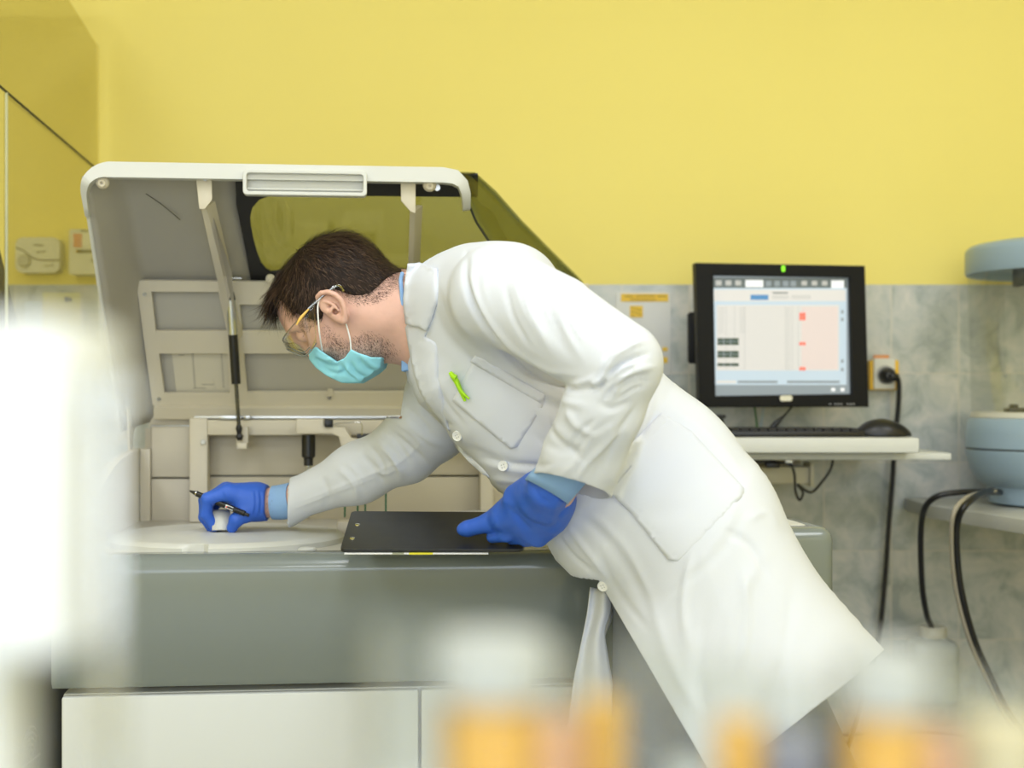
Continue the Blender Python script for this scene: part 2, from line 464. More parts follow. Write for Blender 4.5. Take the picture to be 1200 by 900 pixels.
# --- lower cabinet
mbox('cabinet', .012, LEN-.01, .02, .70, -CZ+.05, -.434, WHITE, an, .004)
mbox('plinth', .03, LEN-.03, .05, .68, -CZ, -CZ+.05, DARK, an)
for a, b in ((.014, .531), (.535, LEN-.012)):
    mbox('door', a, b, .0, .02, -CZ+.06, -.436, WHITE, an, .003)
# --- grey front with a rounded top edge
def vz_extrude(name, prof, u0, u1, m, parent, sm=35):
    bm = bmesh.new(); add_prism(bm, [ML(u0, v, z) for v, z in prof], U*(u1-u0)); return from_bm(name, bm, m, parent, smooth=sm)
arc = [(.028-.028*math.sin(a), DZ+.003-.026+.026*math.cos(a)) for a in [math.radians(q) for q in range(0, 91, 10)]]
fp = vz_extrude('front_panel', [(.05, DZ+.003)]+arc+[(.0, -.415), (.006, -.424), (.05, -.424)], 0, LEN*.9, FRONTGREY, an)
bm = bmesh.new()
add_box(bm, ML(LEN-.14, .21, (-.424-.2)/2), (.28, .42, .224), .022, RM, 5)
from_bm('front_end_block', bm, FRONTGREY, an, smooth=40)
mbox('end_cover', LEN-.27, LEN-.035, .03, .50, -.22, -.197, OFFWHITE, an, .008)
mbox('chassis', .01, LEN-.02, .05, .70, -.432, DZ-.02, CREAM_D, an)
mbox('deck', .012, LEN-.05, .045, .66, DZ-.02, DZ, mat('deck_cream', (.50, .48, .41), .4), an, .002)
# --- left cheek wall, curved top
ch = [(.645, DZ), (.645, -.098), (.52, -.103), (.42, -.110), (.33, -.124), (.25, -.145), (.18, -.172), (.12, -.205), (.08, -.228), (.07, DZ)]
vz_extrude('side_wall', ch, .012, .028, CREAM, an)
# --- back wall panels
BV = .64
vrect('corner_post', 164, 526, 176, 611, BV-.01, .03, CREAM, an)
for y0, y1 in ((500, 559), (561.5, 611)):
    vrect('back_panel', 177.5, y0, 226, y1, BV, .012, CREAM, an)
for y0, y1 in ((500, 556.5), (559, 611)):
    vrect('back_panel', 240, y0, 640, y1, BV, .012, CREAM_D, an)
vrect('seal_strip', 176, 497, 640, 501, BV+.012, .01, STEEL, an)
vrect('back_sheet', 170, 502, 700, 615, BV+.016, .01, CREAM_D, an)
# frame standing in front of the back wall
vrect('frame_post', 222, 490, 243, 612, .585, .05, CREAM, an, .002)
vrect('frame_beam', 243, 492, 640, 510, .585, .05, CREAM, an, .002)
vrect('frame_post', 563, 510, 578, 612, .60, .04, CREAM, an, .002)
lathe('screw', [(0, 0), (.004, 0), (.005, .002), (.004, .004), (0, .004)], on_v(238, 518, .584), OFFWHITE, an, axis=-V, seg=16)
# hinge leaves on the beam
for x0, x1 in ((257, 283), (286, 293)):
    vrect('hinge_leaf', x0, 487, x1, 491.5, .58, .03, STEEL, an, .001)
vrect('hinge_bar', 227, 487.5, 640, 491, .60, .03, STEEL, an)
# lower bracket of the gas strut
vrect('strut_bracket', 277, 500, 290.5, 526, .565, .02, CREAM, an, .001)
vrect('strut_bracket', 278, 519, 289, 526, .545, .03, CREAM, an, .001)

# --- reagent carousel cover: round tray lid with rim, notch and strap handle
tc = Vector((-.464, 2.315, CZ+DZ)); R = .190
bm = bmesh.new()
seg = 120; rings = []
prof = [(0, .0175), (.118, .0175), (.124, .0155), (.172, .0150), (.183, .0135), (R, .008), (R, .0), (0, .0)]
for k in range(seg):
    a = 2*math.pi*k/seg - math.pi/2
    da = abs((a+math.pi/2-math.radians(-2)+math.pi) % (2*math.pi)-math.pi)
    cut = .016*max(0, 1-(da/.085)**4)
    ring = []
    for r, h in prof:
        rr = min(r, R-cut) if r > .15 else r
        ring.append(bm.verts.new(tc+Vector((rr*math.cos(a), rr*math.sin(a), h))))
    rings.append(ring)
for k in range(seg):
    A, B = rings[k], rings[(k+1) % seg]
    for i in range(1, len(prof)-2):
        bm.faces.new((A[i], B[i], B[i+1], A[i+1]))
bm.faces.new([r[1] for r in rings])
bmesh.ops.remove_doubles(bm, verts=bm.verts[:], dist=1e-5)
tray = from_bm('carousel_cover', bm, OFFWHITE, an, smooth=40)
hb = bmesh.new()
hp = catmull([(-.479, 2.325, CZ-.214), (-.478, 2.318, CZ-.196), (-.474, 2.305, CZ-.184), (-.469, 2.292, CZ-.187), (-.466, 2.284, CZ-.2), (-.466, 2.281, CZ-.214)], 6)
for a, b in zip(hp, hp[1:]):
    pass
w_ = Vector((.0145, .003, 0))
L_ = [[hb.verts.new(p-w_), hb.verts.new(p+w_)] for p in hp]
for a, b in zip(L_, L_[1:]): hb.faces.new((a[0], a[1], b[1], b[0]))
so = solidify(from_bm('strap_handle', hb, OFFWHITE, tray, smooth=True), .002, 0)
for x, y in ((183, 609), (360, 645)):
    p = P(x, y, .235*F/(y-465)); lathe('plug_cap', [(.014, 0), (.014, .003), (.011, .005), (0, .005)], p, OFFWHITE, an, seg=24)
# second, smaller round cover at the back right
lathe('reagent_cover', [(0, 0), (.205, 0), (.21, .004), (.21, .012), (.2, .018), (.06, .02), (0, .02)], ML(.72, .40, DZ), OFFWHITE, an, seg=72)
# metal edging and small fittings beside the tray
mbox('slide_rail', .42, .60, .40, .42, DZ, DZ+.012, STEEL, an)
for i, (x, y) in enumerate([(404, 606), (419, 603), (428, 603), (452, 600)]):
    p = P(x, y, 2.52); tube('probe_tube', [p, p+Vector((.001, 0, .05)), p+Vector((.006, .01, .11))], .0016, mat('green_tubing', (.02, .12, .06), .4), an, seg=8)
bm = bmesh.new(); add_box(bm, ML(.43, .33, DZ+.012), (.05, .05, .024), .004, RM); from_bm('wash_station', bm, CREAM_D, an, smooth=35)

# --- pipetting arm
vs = [(347, 491), (379, 491), (380, 500), (404, 501), (412, 514), (440, 515), (446, 509), (452, 509), (452, 527), (404, 528), (399, 521), (397, 512), (389, 508.5), (347, 508.5)]
prism('pipetting_arm', [on_v(x, y, .50) for x, y in vs], V*.07, CREAM, an, .002)
c = on_v(361.5, 512, .53)
bm = bmesh.new(); add_lathe(bm, [(0, .004), (.0125, .004), (.0125, -.036), (.0105, -.038), (.0085, -.040), (.0085, -.053), (0, -.053)], c, seg=28)
pm = from_bm('probe_motor', bm, BLACK, an, smooth=40)
lathe('probe_tip', [(0, 0), (.005, 0), (.005, -.014), (.003, -.018), (.0015, -.02), (.0015, -.06), (0, -.06)], c-Vector((0, 0, .053)), CHROME, an, seg=16)
c2 = on_v(411, 531, .53)
lathe('probe_motor', [(0, .012), (.014, .012), (.014, -.03), (0, -.03)], c2, BLACK, an, seg=28)
vrect('sensor', 380.5, 492, 390, 500.5, .495, .03, BLACK, an)
vrect('probe_block', 418, 508.5, 442, 514.5, .52, .03, BLACK, an)
tube('clear_tubing', [on_v(391, 497, .50), on_v(405, 495.5, .50), on_v(420, 494.5, .50), on_v(424, 498, .50), on_v(424, 510, .50)], .0013, clear_mat('clear_tube', (.85, .85, .85), .3), an, seg=8)

# --- the raised cover.  R = rim line (towards the viewer), S = outer shell line, both as (v, z)
T_ = [0, .08, .2, .35, .5, .7, .85, .93, 1.0]
Sv = [(.236, .364), (.262, .376), (.312, .352), (.376, .312), (.443, .268), (.528, .215), (.583, .10), (.62, .03), (.655, -.045)]
Rv = [(.228, .352), (.243, .342), (.287, .296), (.342, .235), (.40, .17), (.48, .075), (.54, .01), (.572, -.03), (.60, -.064)]
uS = [.612, .635, .675, .725, .785, .86, .94, .97, 1.0]
uR = [.612, .615, .64, .69, .745, .81, .88, .92, .95]
N_ = 40
ts = np.linspace(0, 1, N_)
def itp(a, k=None):
    a = np.array(a); return np.interp(ts, T_, a if k is None else a[:, k])
Sx, Sz, Rx, Rz, US, UR = itp(Sv, 0), itp(Sv, 1), itp(Rv, 0), itp(Rv, 1), itp(uS), itp(uR)
def shell_pt(i, u, b): return ML(u, Rx[i]+(Sx[i]-Rx[i])*b, Rz[i]+(Sz[i]-Rz[i])*b)
def loft_rows(name, rows, m, parent, th=.004, sm=50):
    bm = bmesh.new(); g = [[bm.verts.new(p) for p in r] for r in rows]
    for a, b in zip(g, g[1:]):
        for k in range(len(a)-1):
            try: bm.faces.new((a[k], a[k+1], b[k+1], b[k]))
            except ValueError: pass
    o = from_bm(name, bm, m, parent, smooth=sm)
    return solidify(o, th, 0)
cover_o = bpy.data.objects.new('cover', None)
USPL = .232
rows = []
for i in range(N_):
    # the inner edge of the opaque part runs to the window seal
    left = [(0, 0), (.009, .22), (.022, .48), (.036, .72), (.046, .88), (.054, .965), (.064, .993), (.085, 1)]
    rows.append([shell_pt(i, u, b) for u, b in left]+[shell_pt(i, u, 1) for u in (.12, .16, .2, USPL+.012)])
cov = loft_rows('cover', rows, LIDGREY, an, .005)
SMOKE = clear_mat('smoked_acrylic', (.68, .705, .575), .03, .05, .35)
rows = []
for i in range(N_):
    a, b = US[i], UR[i]
    right = [(a, 1), (a*.7+b*.3, .9) if 0 else (a-.002*(1), .97), (a-.006, .88), (a*.82+b*.18-.004, .7), (a*.55+b*.45, .4), (a*.25+b*.75, .15), (b, 0)]
    rows.append([shell_pt(i, u, 1) for u in (USPL+.012, .35, .47, min(.58, a-.03), a-.012)]+[shell_pt(i, u, q) for u, q in right])
win = loft_rows('smoked_window', rows, SMOKE, cov, .003)
# rim bead: dark seal on the right, pale on the left
SEALM = mat('rubber_seal', (.03, .035, .03), .5)
tube('rim_seal', [shell_pt(i, UR[i], 0) for i in range(2, N_)], .0022, SEALM, cov, seg=8, n=1)
add = [shell_pt(i, -.001, -.02) for i in range(3, N_)]
tube('rim_edge', add, .0035, OFFWHITE, cov, seg=8, n=1)
# front lip with rounded ends turning down both sides
lipc = []
zt, rr = .3655, .042
for a in range(0, 91, 10):
    q = math.radians(a); lipc.append((.0+rr-rr*math.cos(q), zt-rr+rr*math.sin(q)))
path = [(.0, .295)]+[(.0, .31)]+lipc[0:1]+lipc[1:]
# section grows from thin (left edge) to full height along the front
pts2 = path+[(u, zt) for u in np.linspace(.06, .58, 12)]+[(.6, zt-.003), (.613, zt-.014), (.619, zt-.03), (.6215, zt-.052)]
wd = [.003, .0035]+list(np.interp(range(len(lipc)), [0, len(lipc)-1], [.004, .0125]))+[.0125]*12+[.012, .009, .0075, .006]
bm = bmesh.new(); rings = []
n = len(pts2)
for i, ((u, z), h) in enumerate(zip(pts2, wd)):
    pu, pz = pts2[max(i-1, 0)]; qu, qz = pts2[min(i+1, n-1)]
    d = Vector((qu-pu, qz-pz)).normalized(); nn = Vector((-d.y, d.x))
    # the path runs along the middle of the lip; depth follows the slope of the cover at the sides
    vv = .222+max(0, (zt-.02-z))*.86
    ring = []
    for s, q in ((1, 0), (1, .024), (-1, .024), (-1, 0)):
        ring.append(bm.verts.new(ML(u+nn.x*h*s, vv+q, z+nn.y*h*s)))
    rings.append(ring)
for A, B in zip(rings, rings[1:]):
    for k in range(4): bm.faces.new((A[k], A[(k+1) % 4], B[(k+1) % 4], B[k]))
bm.faces.new(rings[0]); bm.faces.new(rings[-1])
bmesh.ops.bevel(bm, geom=[e for e in bm.edges if e.calc_length() > .003 and abs(e.calc_face_angle(0)) > 1.0], offset=.0025, segments=3, profile=.5, affect='EDGES')
lip = from_bm('front_lip', bm, OFFWHITE, cov, smooth=50)
# handle recess
o3 = on_v(284.5, 228, .214); x3 = on_v(430, 228, .214)-o3; W3 = x3.length; H3 = (on_v(284.5, 198, .214)-o3).z
fr_ = frame(o3+V*.002, U, Vector((0, 0, 1)))
plate('handle_frame', rrect(0, 0, W3, H3, .007), [rrect(.006, .006, W3-.006, H3-.006, .005)], .02, OFFWHITE, fr_@Matrix.Translation((0, 0, -.008)), cov, .0012)
plate('handle_recess', rrect(.002, .002, W3-.002, H3-.002, .006), [], .004, OFFWHITE, fr_@Matrix.Translation((0, 0, -.02)), cov)
tube('handle_ledge', [fr_@Vector((.006, .012, -.015)), fr_@Vector((W3-.006, .012, -.015))], .0022, OFFWHITE, cov, seg=10, n=1)
# black window surround: left band with rounded corners, top band
def on_ceiling(px, py, off=.004):
    """line of sight meets the inside of the cover's sloping top sheet"""
    a = ML(0, Sv[1][0], Sv[1][1]); b = ML(0, Sv[5][0], Sv[5][1]); nrm = U.cross(b-a).normalized()
    if nrm.y > 0: nrm = -nrm
    a = a+nrm*off
    d = Vector(((px-CX)/F, 1, (CY-py)/F)); o = Vector((0, 0, CZ)); return o+d*((a-o).dot(nrm)/d.dot(nrm))
bl_out = [(276, 205), (277, 240), (283, 270), (289, 300), (294, 329), (330, 331), (330, 318), (318, 319), (312, 316), (306, 309), (301, 296), (297, 281), (294, 266), (293, 254), (296, 243), (304, 234), (316, 229.5), (345, 229), (560, 231), (590, 262), (604, 276), (562, 205)]
a_ = on_ceiling(276, 205); q_ = on_ceiling(400, 320)
cn = -(on_ceiling(300, 300)-on_ceiling(300, 220)).cross(U).normalized()
bm = bmesh.new(); add_prism(bm, [on_ceiling(x, y) for x, y in bl_out[:19]+[(560, 205)]], Vector((0, .001, .003)))
from_bm('window_surround', bm, BLACKM, cov, smooth=35)
bm = bmesh.new(); add_prism(bm, [on_ceiling(x, y) for x, y in ((330, 317), (640, 317), (640, 328), (330, 331))], Vector((0, .001, .003)))
from_bm('window_surround', bm, BLACKM, cov, smooth=35)
# rubber buffers
for x, y in ((120, 212.5), (503.5, 216)):
    p = on_v(x, y, .236)
    lathe('rubber_buffer', [(0, 0), (.0105, 0), (.0112, .004), (.0095, .009), (.0062, .011), (.0058, .013), (.0025, .013), (.0022, .009), (0, .009)], p+V*.006, mat('buffer_cream', (.66, .6, .48), .5), cov, axis=-V+Vector((0, 0, -.3)), seg=28)
lathe('screw', [(0, 0), (.006, 0), (.0055, .003), (0, .003)], on_v(512, 220, .25), STEEL, cov, axis=-V, seg=14)
# stiffening bars with their top brackets
for top, bar, scr in (
    ([(229.5, 207), (248, 207), (248.5, 234), (240, 245), (233.5, 245)], [(235, 243), (242, 243), (262, 325), (276, 400), (270, 398), (254, 326)], (240.5, 209.5)),
    ([(469.5, 209), (487, 209), (487, 250), (481, 248), (470, 235)], [(480, 247), (486.5, 248), (484, 316), (478, 316)], (475, 211.5))):
    pr = prism('bar_bracket', [on_v(x, y, .238) for x, y in top], V*.004, OFFWHITE if 0 else CREAM, cov, .0008)
    n2 = len(bar)
    pts = []
    for x, y in bar:
        tt = (y-240)/90; pts.append(on_v(x, y, .25+.255*min(tt, 1.0)+max(0, tt-1)*.045))
    prism('stiffening_bar', pts, Vector((.012, .012, .012)), CREAM, cov, .0008)
    lathe('screw', [(0, 0), (.004, 0), (.0035, .0025), (0, .0025)], on_v(scr[0], scr[1], .236), STEEL, cov, axis=-V, seg=14)
# pressed plate with four windows at the back of the cover
pa, pb = (.63, -.030), (.508, .208)
def on_plate(px, py):
    a = ML(0, *pa); b = ML(0, *pb); nrm = U.cross(b-a)
    d = Vector(((px-CX)/F, 1, (CY-py)/F)); o = Vector((0, 0, CZ)); return o+d*((a-o).dot(nrm)/d.dot(nrm))
og = on_plate(180, 488); fm = frame(og, U, ML(0, *pb)-ML(0, *pa)); fi = fm.inverted()
def lp(pts): return [tuple((fi@on_plate(x, y))[:2]) for x, y in pts]
outer = lp([(179, 474), (160, 331), (163, 328), (690, 333), (700, 476)])
holes = [lp([(178, 341), (256, 341.5), (266, 387), (183, 387)]), lp([(281, 356), (420, 358), (420, 387), (284, 387)]),
         lp([(187, 413.5), (266, 413.5), (269, 460), (193, 460)]), lp([(286, 413.5), (640, 413.5), (640, 458.5), (290, 458.5)]),
         lp([(440, 358), (640, 359), (640, 387), (440, 387)])]
plt = plate('back_plate', outer, holes, .006, CREAM, fm, cov, .001)
plate('back_plate_floor', lp([(176, 478), (159, 333), (690, 336), (700, 478)]), [], .002, LIDGREY, fm@Matrix.Translation((0, 0, -.012)), cov)
plate('bottom_flange', lp([(181, 473.5), (700, 475), (700, 488), (181, 487)]), [], .012, CREAM, fm@Matrix.Translation((0, 0, .008)), cov, .001)
plate('divider_post', lp([(384, 456), (390, 456), (391, 462), (384, 462)]), [], .012, CREAM, fm@Matrix.Translation((0, 0, .003)), cov)
for x, y in ((170, 344), (186.5, 466.5), (386, 465), (600, 466)):
    lathe('screw', [(0, 0), (.0042, 0), (.0036, .0028), (.0015, .0028), (.0015, .001), (0, .001)], fm@Vector((*lp([(x, y)])[0], .003)), STEEL, cov, axis=fm.to_3x3()@Vector((0, 0, 1)), seg=14)
# printed diagram sheet behind the lower left window
q = lambda x, y, h=-.009: fm@Vector((*lp([(x, y)])[0], h))
PAPER = mat('aged_paper', (.60, .56, .45), .8); INK = mat('grey_ink', (.16, .15, .13), .8)
quads = [([q(200, 411), q(270, 411), q(273, 462), q(206, 462)], 0)]
def ln(x0, y0, x1, y1, w=.6):
    quads.append(([q(x0-w/2, y0-w/2, -.0088), q(x1+w/2, y1-w/2, -.0088), q(x1+w/2, y1+w/2, -.0088), q(x0-w/2, y0+w/2, -.0088)], 1))
for k in range(16): ln(224.2+k*.2, 415+k*2.8, 225.6+k*.2, 415+k*2.8, 1.0)
for k in range(14): ln(258.2+k*.2, 418+k*2.9, 259.8+k*.2, 418+k*2.9, .8)
for a in ((207, 413, 215, 413), (209, 418.5, 215, 418.5), (250, 447, 252.5, 459), (236, 453, 250, 453), (249, 449, 249.5, 459), (226, 457, 240, 457.5), (238, 455, 238, 460)): ln(*a)
strip_quads('wiring_diagram', quads, [PAPER, INK], cov)
# pencil mark on the inner sheet is a shallow scratch
tube('scratch', [on_ceiling(171, 227, .0035), on_ceiling(190, 240, .0035), on_ceiling(211, 257.5, .0035)], .0007, mat('scratch_dark', (.06, .06, .05), .6), cov, seg=6, n=2)
# hook of the cover's side at the hinge
prism('hinge_hook', [ML(.012, v, z) for v, z in ((.575, -.02), (.60, -.108), (.61, -.112), (.62, -.105), (.64, -.07), (.67, -.055), (.67, -.03), (.63, -.02))], U*.004, CREAM, cov, .001)
vrect('hinge_skirt', 176, 487, 230, 498, .645, .012, CREAM, an)
# gas strut between cover and frame
a = on_v(269, 330, .515); b = on_v(281, 516, .555)
ld = lambda t: a.lerp(b, t)
st = tube('strut_cylinder', [ld(.17), ld(.64)], .0085, BLACK, cov, seg=20, n=1)
tube('strut_band', [ld(.115), ld(.33)], .0087, mat('brushed_sleeve', (.55, .57, .57), .3, .9), st, seg=20, n=1)
tube('strut_end', [ld(.0), ld(.03), ld(.03), ld(.115)], [.006, .006, .0088, .0088], BLACK, st, seg=16, n=1)
tube('strut_rod', [ld(.64), ld(.97)], .0036, mat('dark_rod', (.12, .12, .11), .25, .9), st, seg=14, n=1)
tube('strut_joint', [ld(.90), ld(.925), ld(.955), ld(.975), ld(1.0)], [.004, .0065, .004, .0075, .004], BLACK, st, seg=14, n=1)
vrect('strut_mount', 258, 321, 270, 333, .505, .02, CREAM, cov)
lathe('mount_pin', [(0, 0), (.003, 0), (.003, .02), (0, .02)], on_v(270, 326, .51), STEEL, cov, axis=U, seg=12)
lathe('hinge_knob', [(0, 0), (.009, 0), (.0085, .005), (.005, .008), (0, .009)], on_v(317, 327, .49), CREAM, cov, axis=-V, seg=24)
bpy.data.objects.remove(cover_o)

# ================================================================ neighbouring analyzer on the left (only its right side is in view)
XS = -.93
la = thing('analyzer_with_tinted_cover', (-1.35, 2.9, 0), 'dark sided analyzer with a tall yellow tinted cover at left edge', 'laboratory analyzer')
SIDE = mat('charcoal_side', (.035, .036, .036), .45)
box('body', ((XS-1.9)/2, 2.93, .46), (1.9+XS, .60, .86), SIDE, la, .006)
box('front_trim', (XS+.002, 2.628, .47), (.008, .010, .84), mat('trim_grey', (.25, .25, .22), .4), la, .002)
box('base', ((XS-1.9)/2, 2.93, .015), (1.8+XS, .56, .03), DARK, la, .002)
YP = lambda D, z: Vector((XS, D, CZ+z))
TINT = clear_mat('tinted_cover', (.925, .91, .80), .03, .06, .35)
prism('tinted_panel', [YP(2.615, -.24), YP(3.20, -.24), YP(3.20, .505), YP(2.615, .559)], Vector((-.004, 0, 0)), TINT, la)
prism('tinted_panel', [YP(2.25, .598), YP(3.20, .512), YP(3.20, .787), YP(3.13, .800), YP(2.25, 1.0)], Vector((-.004, 0, 0)), TINT, la)
tube('panel_seam', [YP(2.25, .594), YP(3.2, .508)], .0025, SEALM, la, seg=8, n=1)
tube('panel_edge', [YP(2.617, -.25), YP(2.617, .56)], .003, mat('edge_pale', (.5, .5, .3), .3), la, seg=8, n=1)
prism('lift_arm', [Vector((XS-.03, d, CZ+z)) for d, z in ((2.55, .36), (2.63, .33), (2.78, .12), (2.80, -.2), (2.55, -.2))], Vector((-.02, 0, 0)), mat('arm_grey', (.17, .165, .13), .5), la, .002)
box('cover_top', (-1.42, 2.75, CZ+.9), (.96, .9, .006), TINT, la, 0)
box('cover_rear', (-1.42, 3.215, CZ+.33), (.02, .02, 1.14), SIDE, la, .003)
# side fan grille and vent slots
gc = Vector((XS+.001, 2.733, CZ-.70))
g = bmesh.new()
for k in range(1, 7): add_sweep(g, [gc+Vector((.002, math.cos(a)*.0095*k, math.sin(a)*.0095*k*1.15)) for a in [2*math.pi*i/36 for i in range(36)]], .0014, 6, True)
for a in range(4):
    d = Vector((0, math.cos(math.radians(45*a+0)), math.sin(math.radians(45*a)))); add_sweep(g, [gc-d*.057+Vector((.003, 0, 0)), gc+d*.057+Vector((.003, 0, 0))], .0014, 6)
fg = from_bm('fan_grille', g, mat('grille_wire', (.16, .16, .16), .3, .8), la, smooth=40)
lathe('fan_opening', [(0, 0), (.062, 0), (.064, .002), (0, .002)], gc-Vector((.001, 0, 0)), BLACKM, fg, axis=Vector((1, 0, 0)), seg=40)
vb = bmesh.new()
for k in range(10): add_box(vb, (XS+.001, 2.655, CZ-.625-.011*k), (.003, .016, .004))
from_bm('vent_slots', vb, BLACKM, la)
# ================================================================ things on the back wall
def wall_plate(name, x0, y0, x1, y1, th, m, parent=None, r=.004, D=WY):
    """rounded plate whose back touches the wall"""
    a = P(x0, y1, D-th); b = P(x1, y0, D-th)
    return plate(name, rrect(0, 0, b.x-a.x, b.z-a.z, min(r, (b.x-a.x)/2.1, (b.z-a.z)/2.1)), [], th, m, frame(Vector((a.x, D-th/2-.0005, a.z)), (1, 0, 0), (0, 0, 1)), parent, min(.002, th/4))
GREYP = mat('device_plastic', (.62, .62, .56), .45)
t = thing('wall_thermostat', P(45, 320, WY), 'grey thermostat with a round dial at the far left, on the yellow wall', 'thermostat')
wall_plate('housing', 18, 278, 70.5, 320, .035, GREYP, t, .018)
DD = WY-.0385
tube('dividing_groove', [P(19, 290, DD), P(28, 294, DD), P(38, 302, DD), P(50, 305, DD), P(70, 305, DD)], .0015, DARK, t, seg=6)
lathe('dial', [(0, 0), (.0145, 0), (.0145, .006), (.012, .010), (0, .010)], P(29, 306, DD), mat('dial_grey', (.42, .42, .38), .5), t, axis=Vector((0, -1, 0)), seg=32)
dk = mat('print_dark', (.08, .08, .07), .6)
bm = bmesh.new()
for x, y, w in ((42, 287, 5), (48, 287.5, 6), (45, 295.5, 5), (51, 295, 5), (53, 311.5, 2), (56, 311.5, 2), (59.5, 311, 2.5), (62.5, 311, 2)):
    add_box(bm, P(x, y, DD), (w/F*WY, .0012, .0028))
from_bm('dial_print', bm, dk, t)
t = thing('wall_control_box', P(98, 322, WY), 'pale control box with a red and white label, beside the thermostat', 'control box')
wall_plate('housing', 81, 268.5, 121, 322, .045, GREYP, t, .006)
D2 = WY-.049
prect('label_window', 85, 272.5, 110, 291, D2, .002, mat('label_white', (.70, .70, .64), .5), t)
prect('label_red', 86, 273.5, 96, 290, D2-.001, .002, mat('label_red', (.62, .24, .15), .5), t)
bm = bmesh.new(); add_box(bm, P(101, 294.5, D2), (.04, .002, .006)); add_box(bm, P(100, 270.5, D2), (.02, .002, .003)); add_box(bm, P(108, 305, D2), (.003, .002, .006))
from_bm('display_print', bm, dk, t)
box('switch', P(92, 294.5, D2), (.012, .002, .006), mat('switch_orange', (.5, .25, .03), .5), t, 0)
t = thing('wall_notice', P(72, 380, WY), 'small yellow note with two marks taped on the tiles at left', 'notice')
prect('sheet', 50, 343, 94, 395, WY-.004, .003, mat('note_yellow', (.66, .62, .28), .6), t)
prect('blue_sheet', 29, 354, 48, 400, WY-.004, .003, mat('note_blue', (.45, .52, .6), .6), t)
bm = bmesh.new(); add_box(bm, P(78, 351, WY-.0055), (.008, .001, .012)); add_box(bm, P(82.5, 351.5, WY-.0055), (.006, .001, .010)); from_bm('handwriting', bm, dk, t)
# safety notice behind the elbow
t = thing('safety_poster', P(757, 420, WY), 'white poster with yellow bars in a clear sleeve, behind the elbow', 'poster')
prect('sheet', 722, 342, 786, 440, WY-.004, .003, mat('poster_white', (.66, .66, .64), .6), t, .0005)
YB = mat('poster_yellow', (.80, .52, .04), .5)
bm = bmesh.new()
def pr(x0, y0, x1, y1, mi=0, e=.0):
    add_box(bm, (P(x0, y0, WY)+P(x1, y1, WY))/2-Vector((0, .005+e, 0)), ((x1-x0)/F*WY, .001, (y1-y0)/F*WY), mi=mi)
pr(727.5, 344.5, 783, 353.5); pr(738, 358.5, 753, 372); pr(776, 407, 782, 411.5); pr(770, 418.5, 782, 425.5)
for x, y, w in ((732, 347, 10), (745, 346.5, 22), (770, 347, 10), (738, 350.8, 30)): pr(x, y, x+w, y+1.1, 1, .0005)
for k in range(7): pr(740+(k % 3)*4, 360+k*1.6, 743+(k % 3)*4, 361+k*1.6, 1, .0005)
from_bm('printed_bars', bm, mats=[YB, mat('poster_brown', (.28, .17, .02), .6)], parent=t)
# socket with plug
t = thing('wall_socket', P(1036, 457, WY), 'white wall socket with yellow side strips beside the monitor', 'socket')
wall_plate('yellow_plate', 1019.5, 422, 1053, 457, .022, mat('socket_yellow', (.85, .50, .03), .4), t, .004)
wall_plate('socket_face', 1024, 420, 1049, 456, .030, mat('socket_cream', (.70, .68, .58), .4), t, .003)
prect('orange_label', 1024, 416, 1042, 421.5, WY-.006, .005, mat('label_orange', (.72, .30, .10), .5), t)
lathe('socket_well', [(0, 0), (.021, 0), (.021, .003), (0, .003)], P(1037, 439, WY-.030), mat('well_grey', (.4, .39, .34), .5), t, axis=Vector((0, -1, 0)), seg=28)
t = thing('power_cable', P(1048, 445, WY-.05), 'black power cable hanging from the wall socket plug down behind the desk', 'cable')
bm = bmesh.new(); c = P(1039, 440, WY-.032)
add_lathe(bm, [(0, 0), (.0185, 0), (.019, .012), (.014, .026), (.009, .032), (0, .033)], c, Vector((0, -1, 0)), 24)
add_sweep(bm, catmull([c+Vector((0, -.022, 0)), P(1046, 441, WY-.058), P(1052, 443, WY-.058)], 4), [.010, .012, .008], 12)
from_bm('plug', bm, BLACK, t, smooth=40)
tube('cord', [P(1049, 441.5, WY-.058), P(1053, 447, WY-.05), P(1053, 470, WY-.04), P(1050, 505, WY-.03), P(1047.5, 535, WY-.03), P(1046, 560, WY-.03), P(1042, 610, WY-.03), P(1037, 680, WY-.03), P(1030, 745, WY-.035), P(1015, 810, WY-.04), P(1000, 860, WY-.045), P(988, 896, WY-.05), P(980, 960, WY-.08), P(960, 1030, WY-.1)], .0058, BLACK, t, seg=12)
t = thing('data_cable', P(1080, 862, WY-.04), 'thin dark cable running sideways low along the tiled wall', 'cable')
tube('cord', [P(925, 868, WY-.03), P(960, 864, WY-.03), P(1000, 861, WY-.03), P(1060, 859, WY-.03), P(1120, 862, WY-.03), P(1150, 869, WY-.03), P(1190, 880, WY-.03), P(1250, 905, WY-.03)], .0036, mat('cable_navy', (.02, .025, .08), .4), t, seg=10)

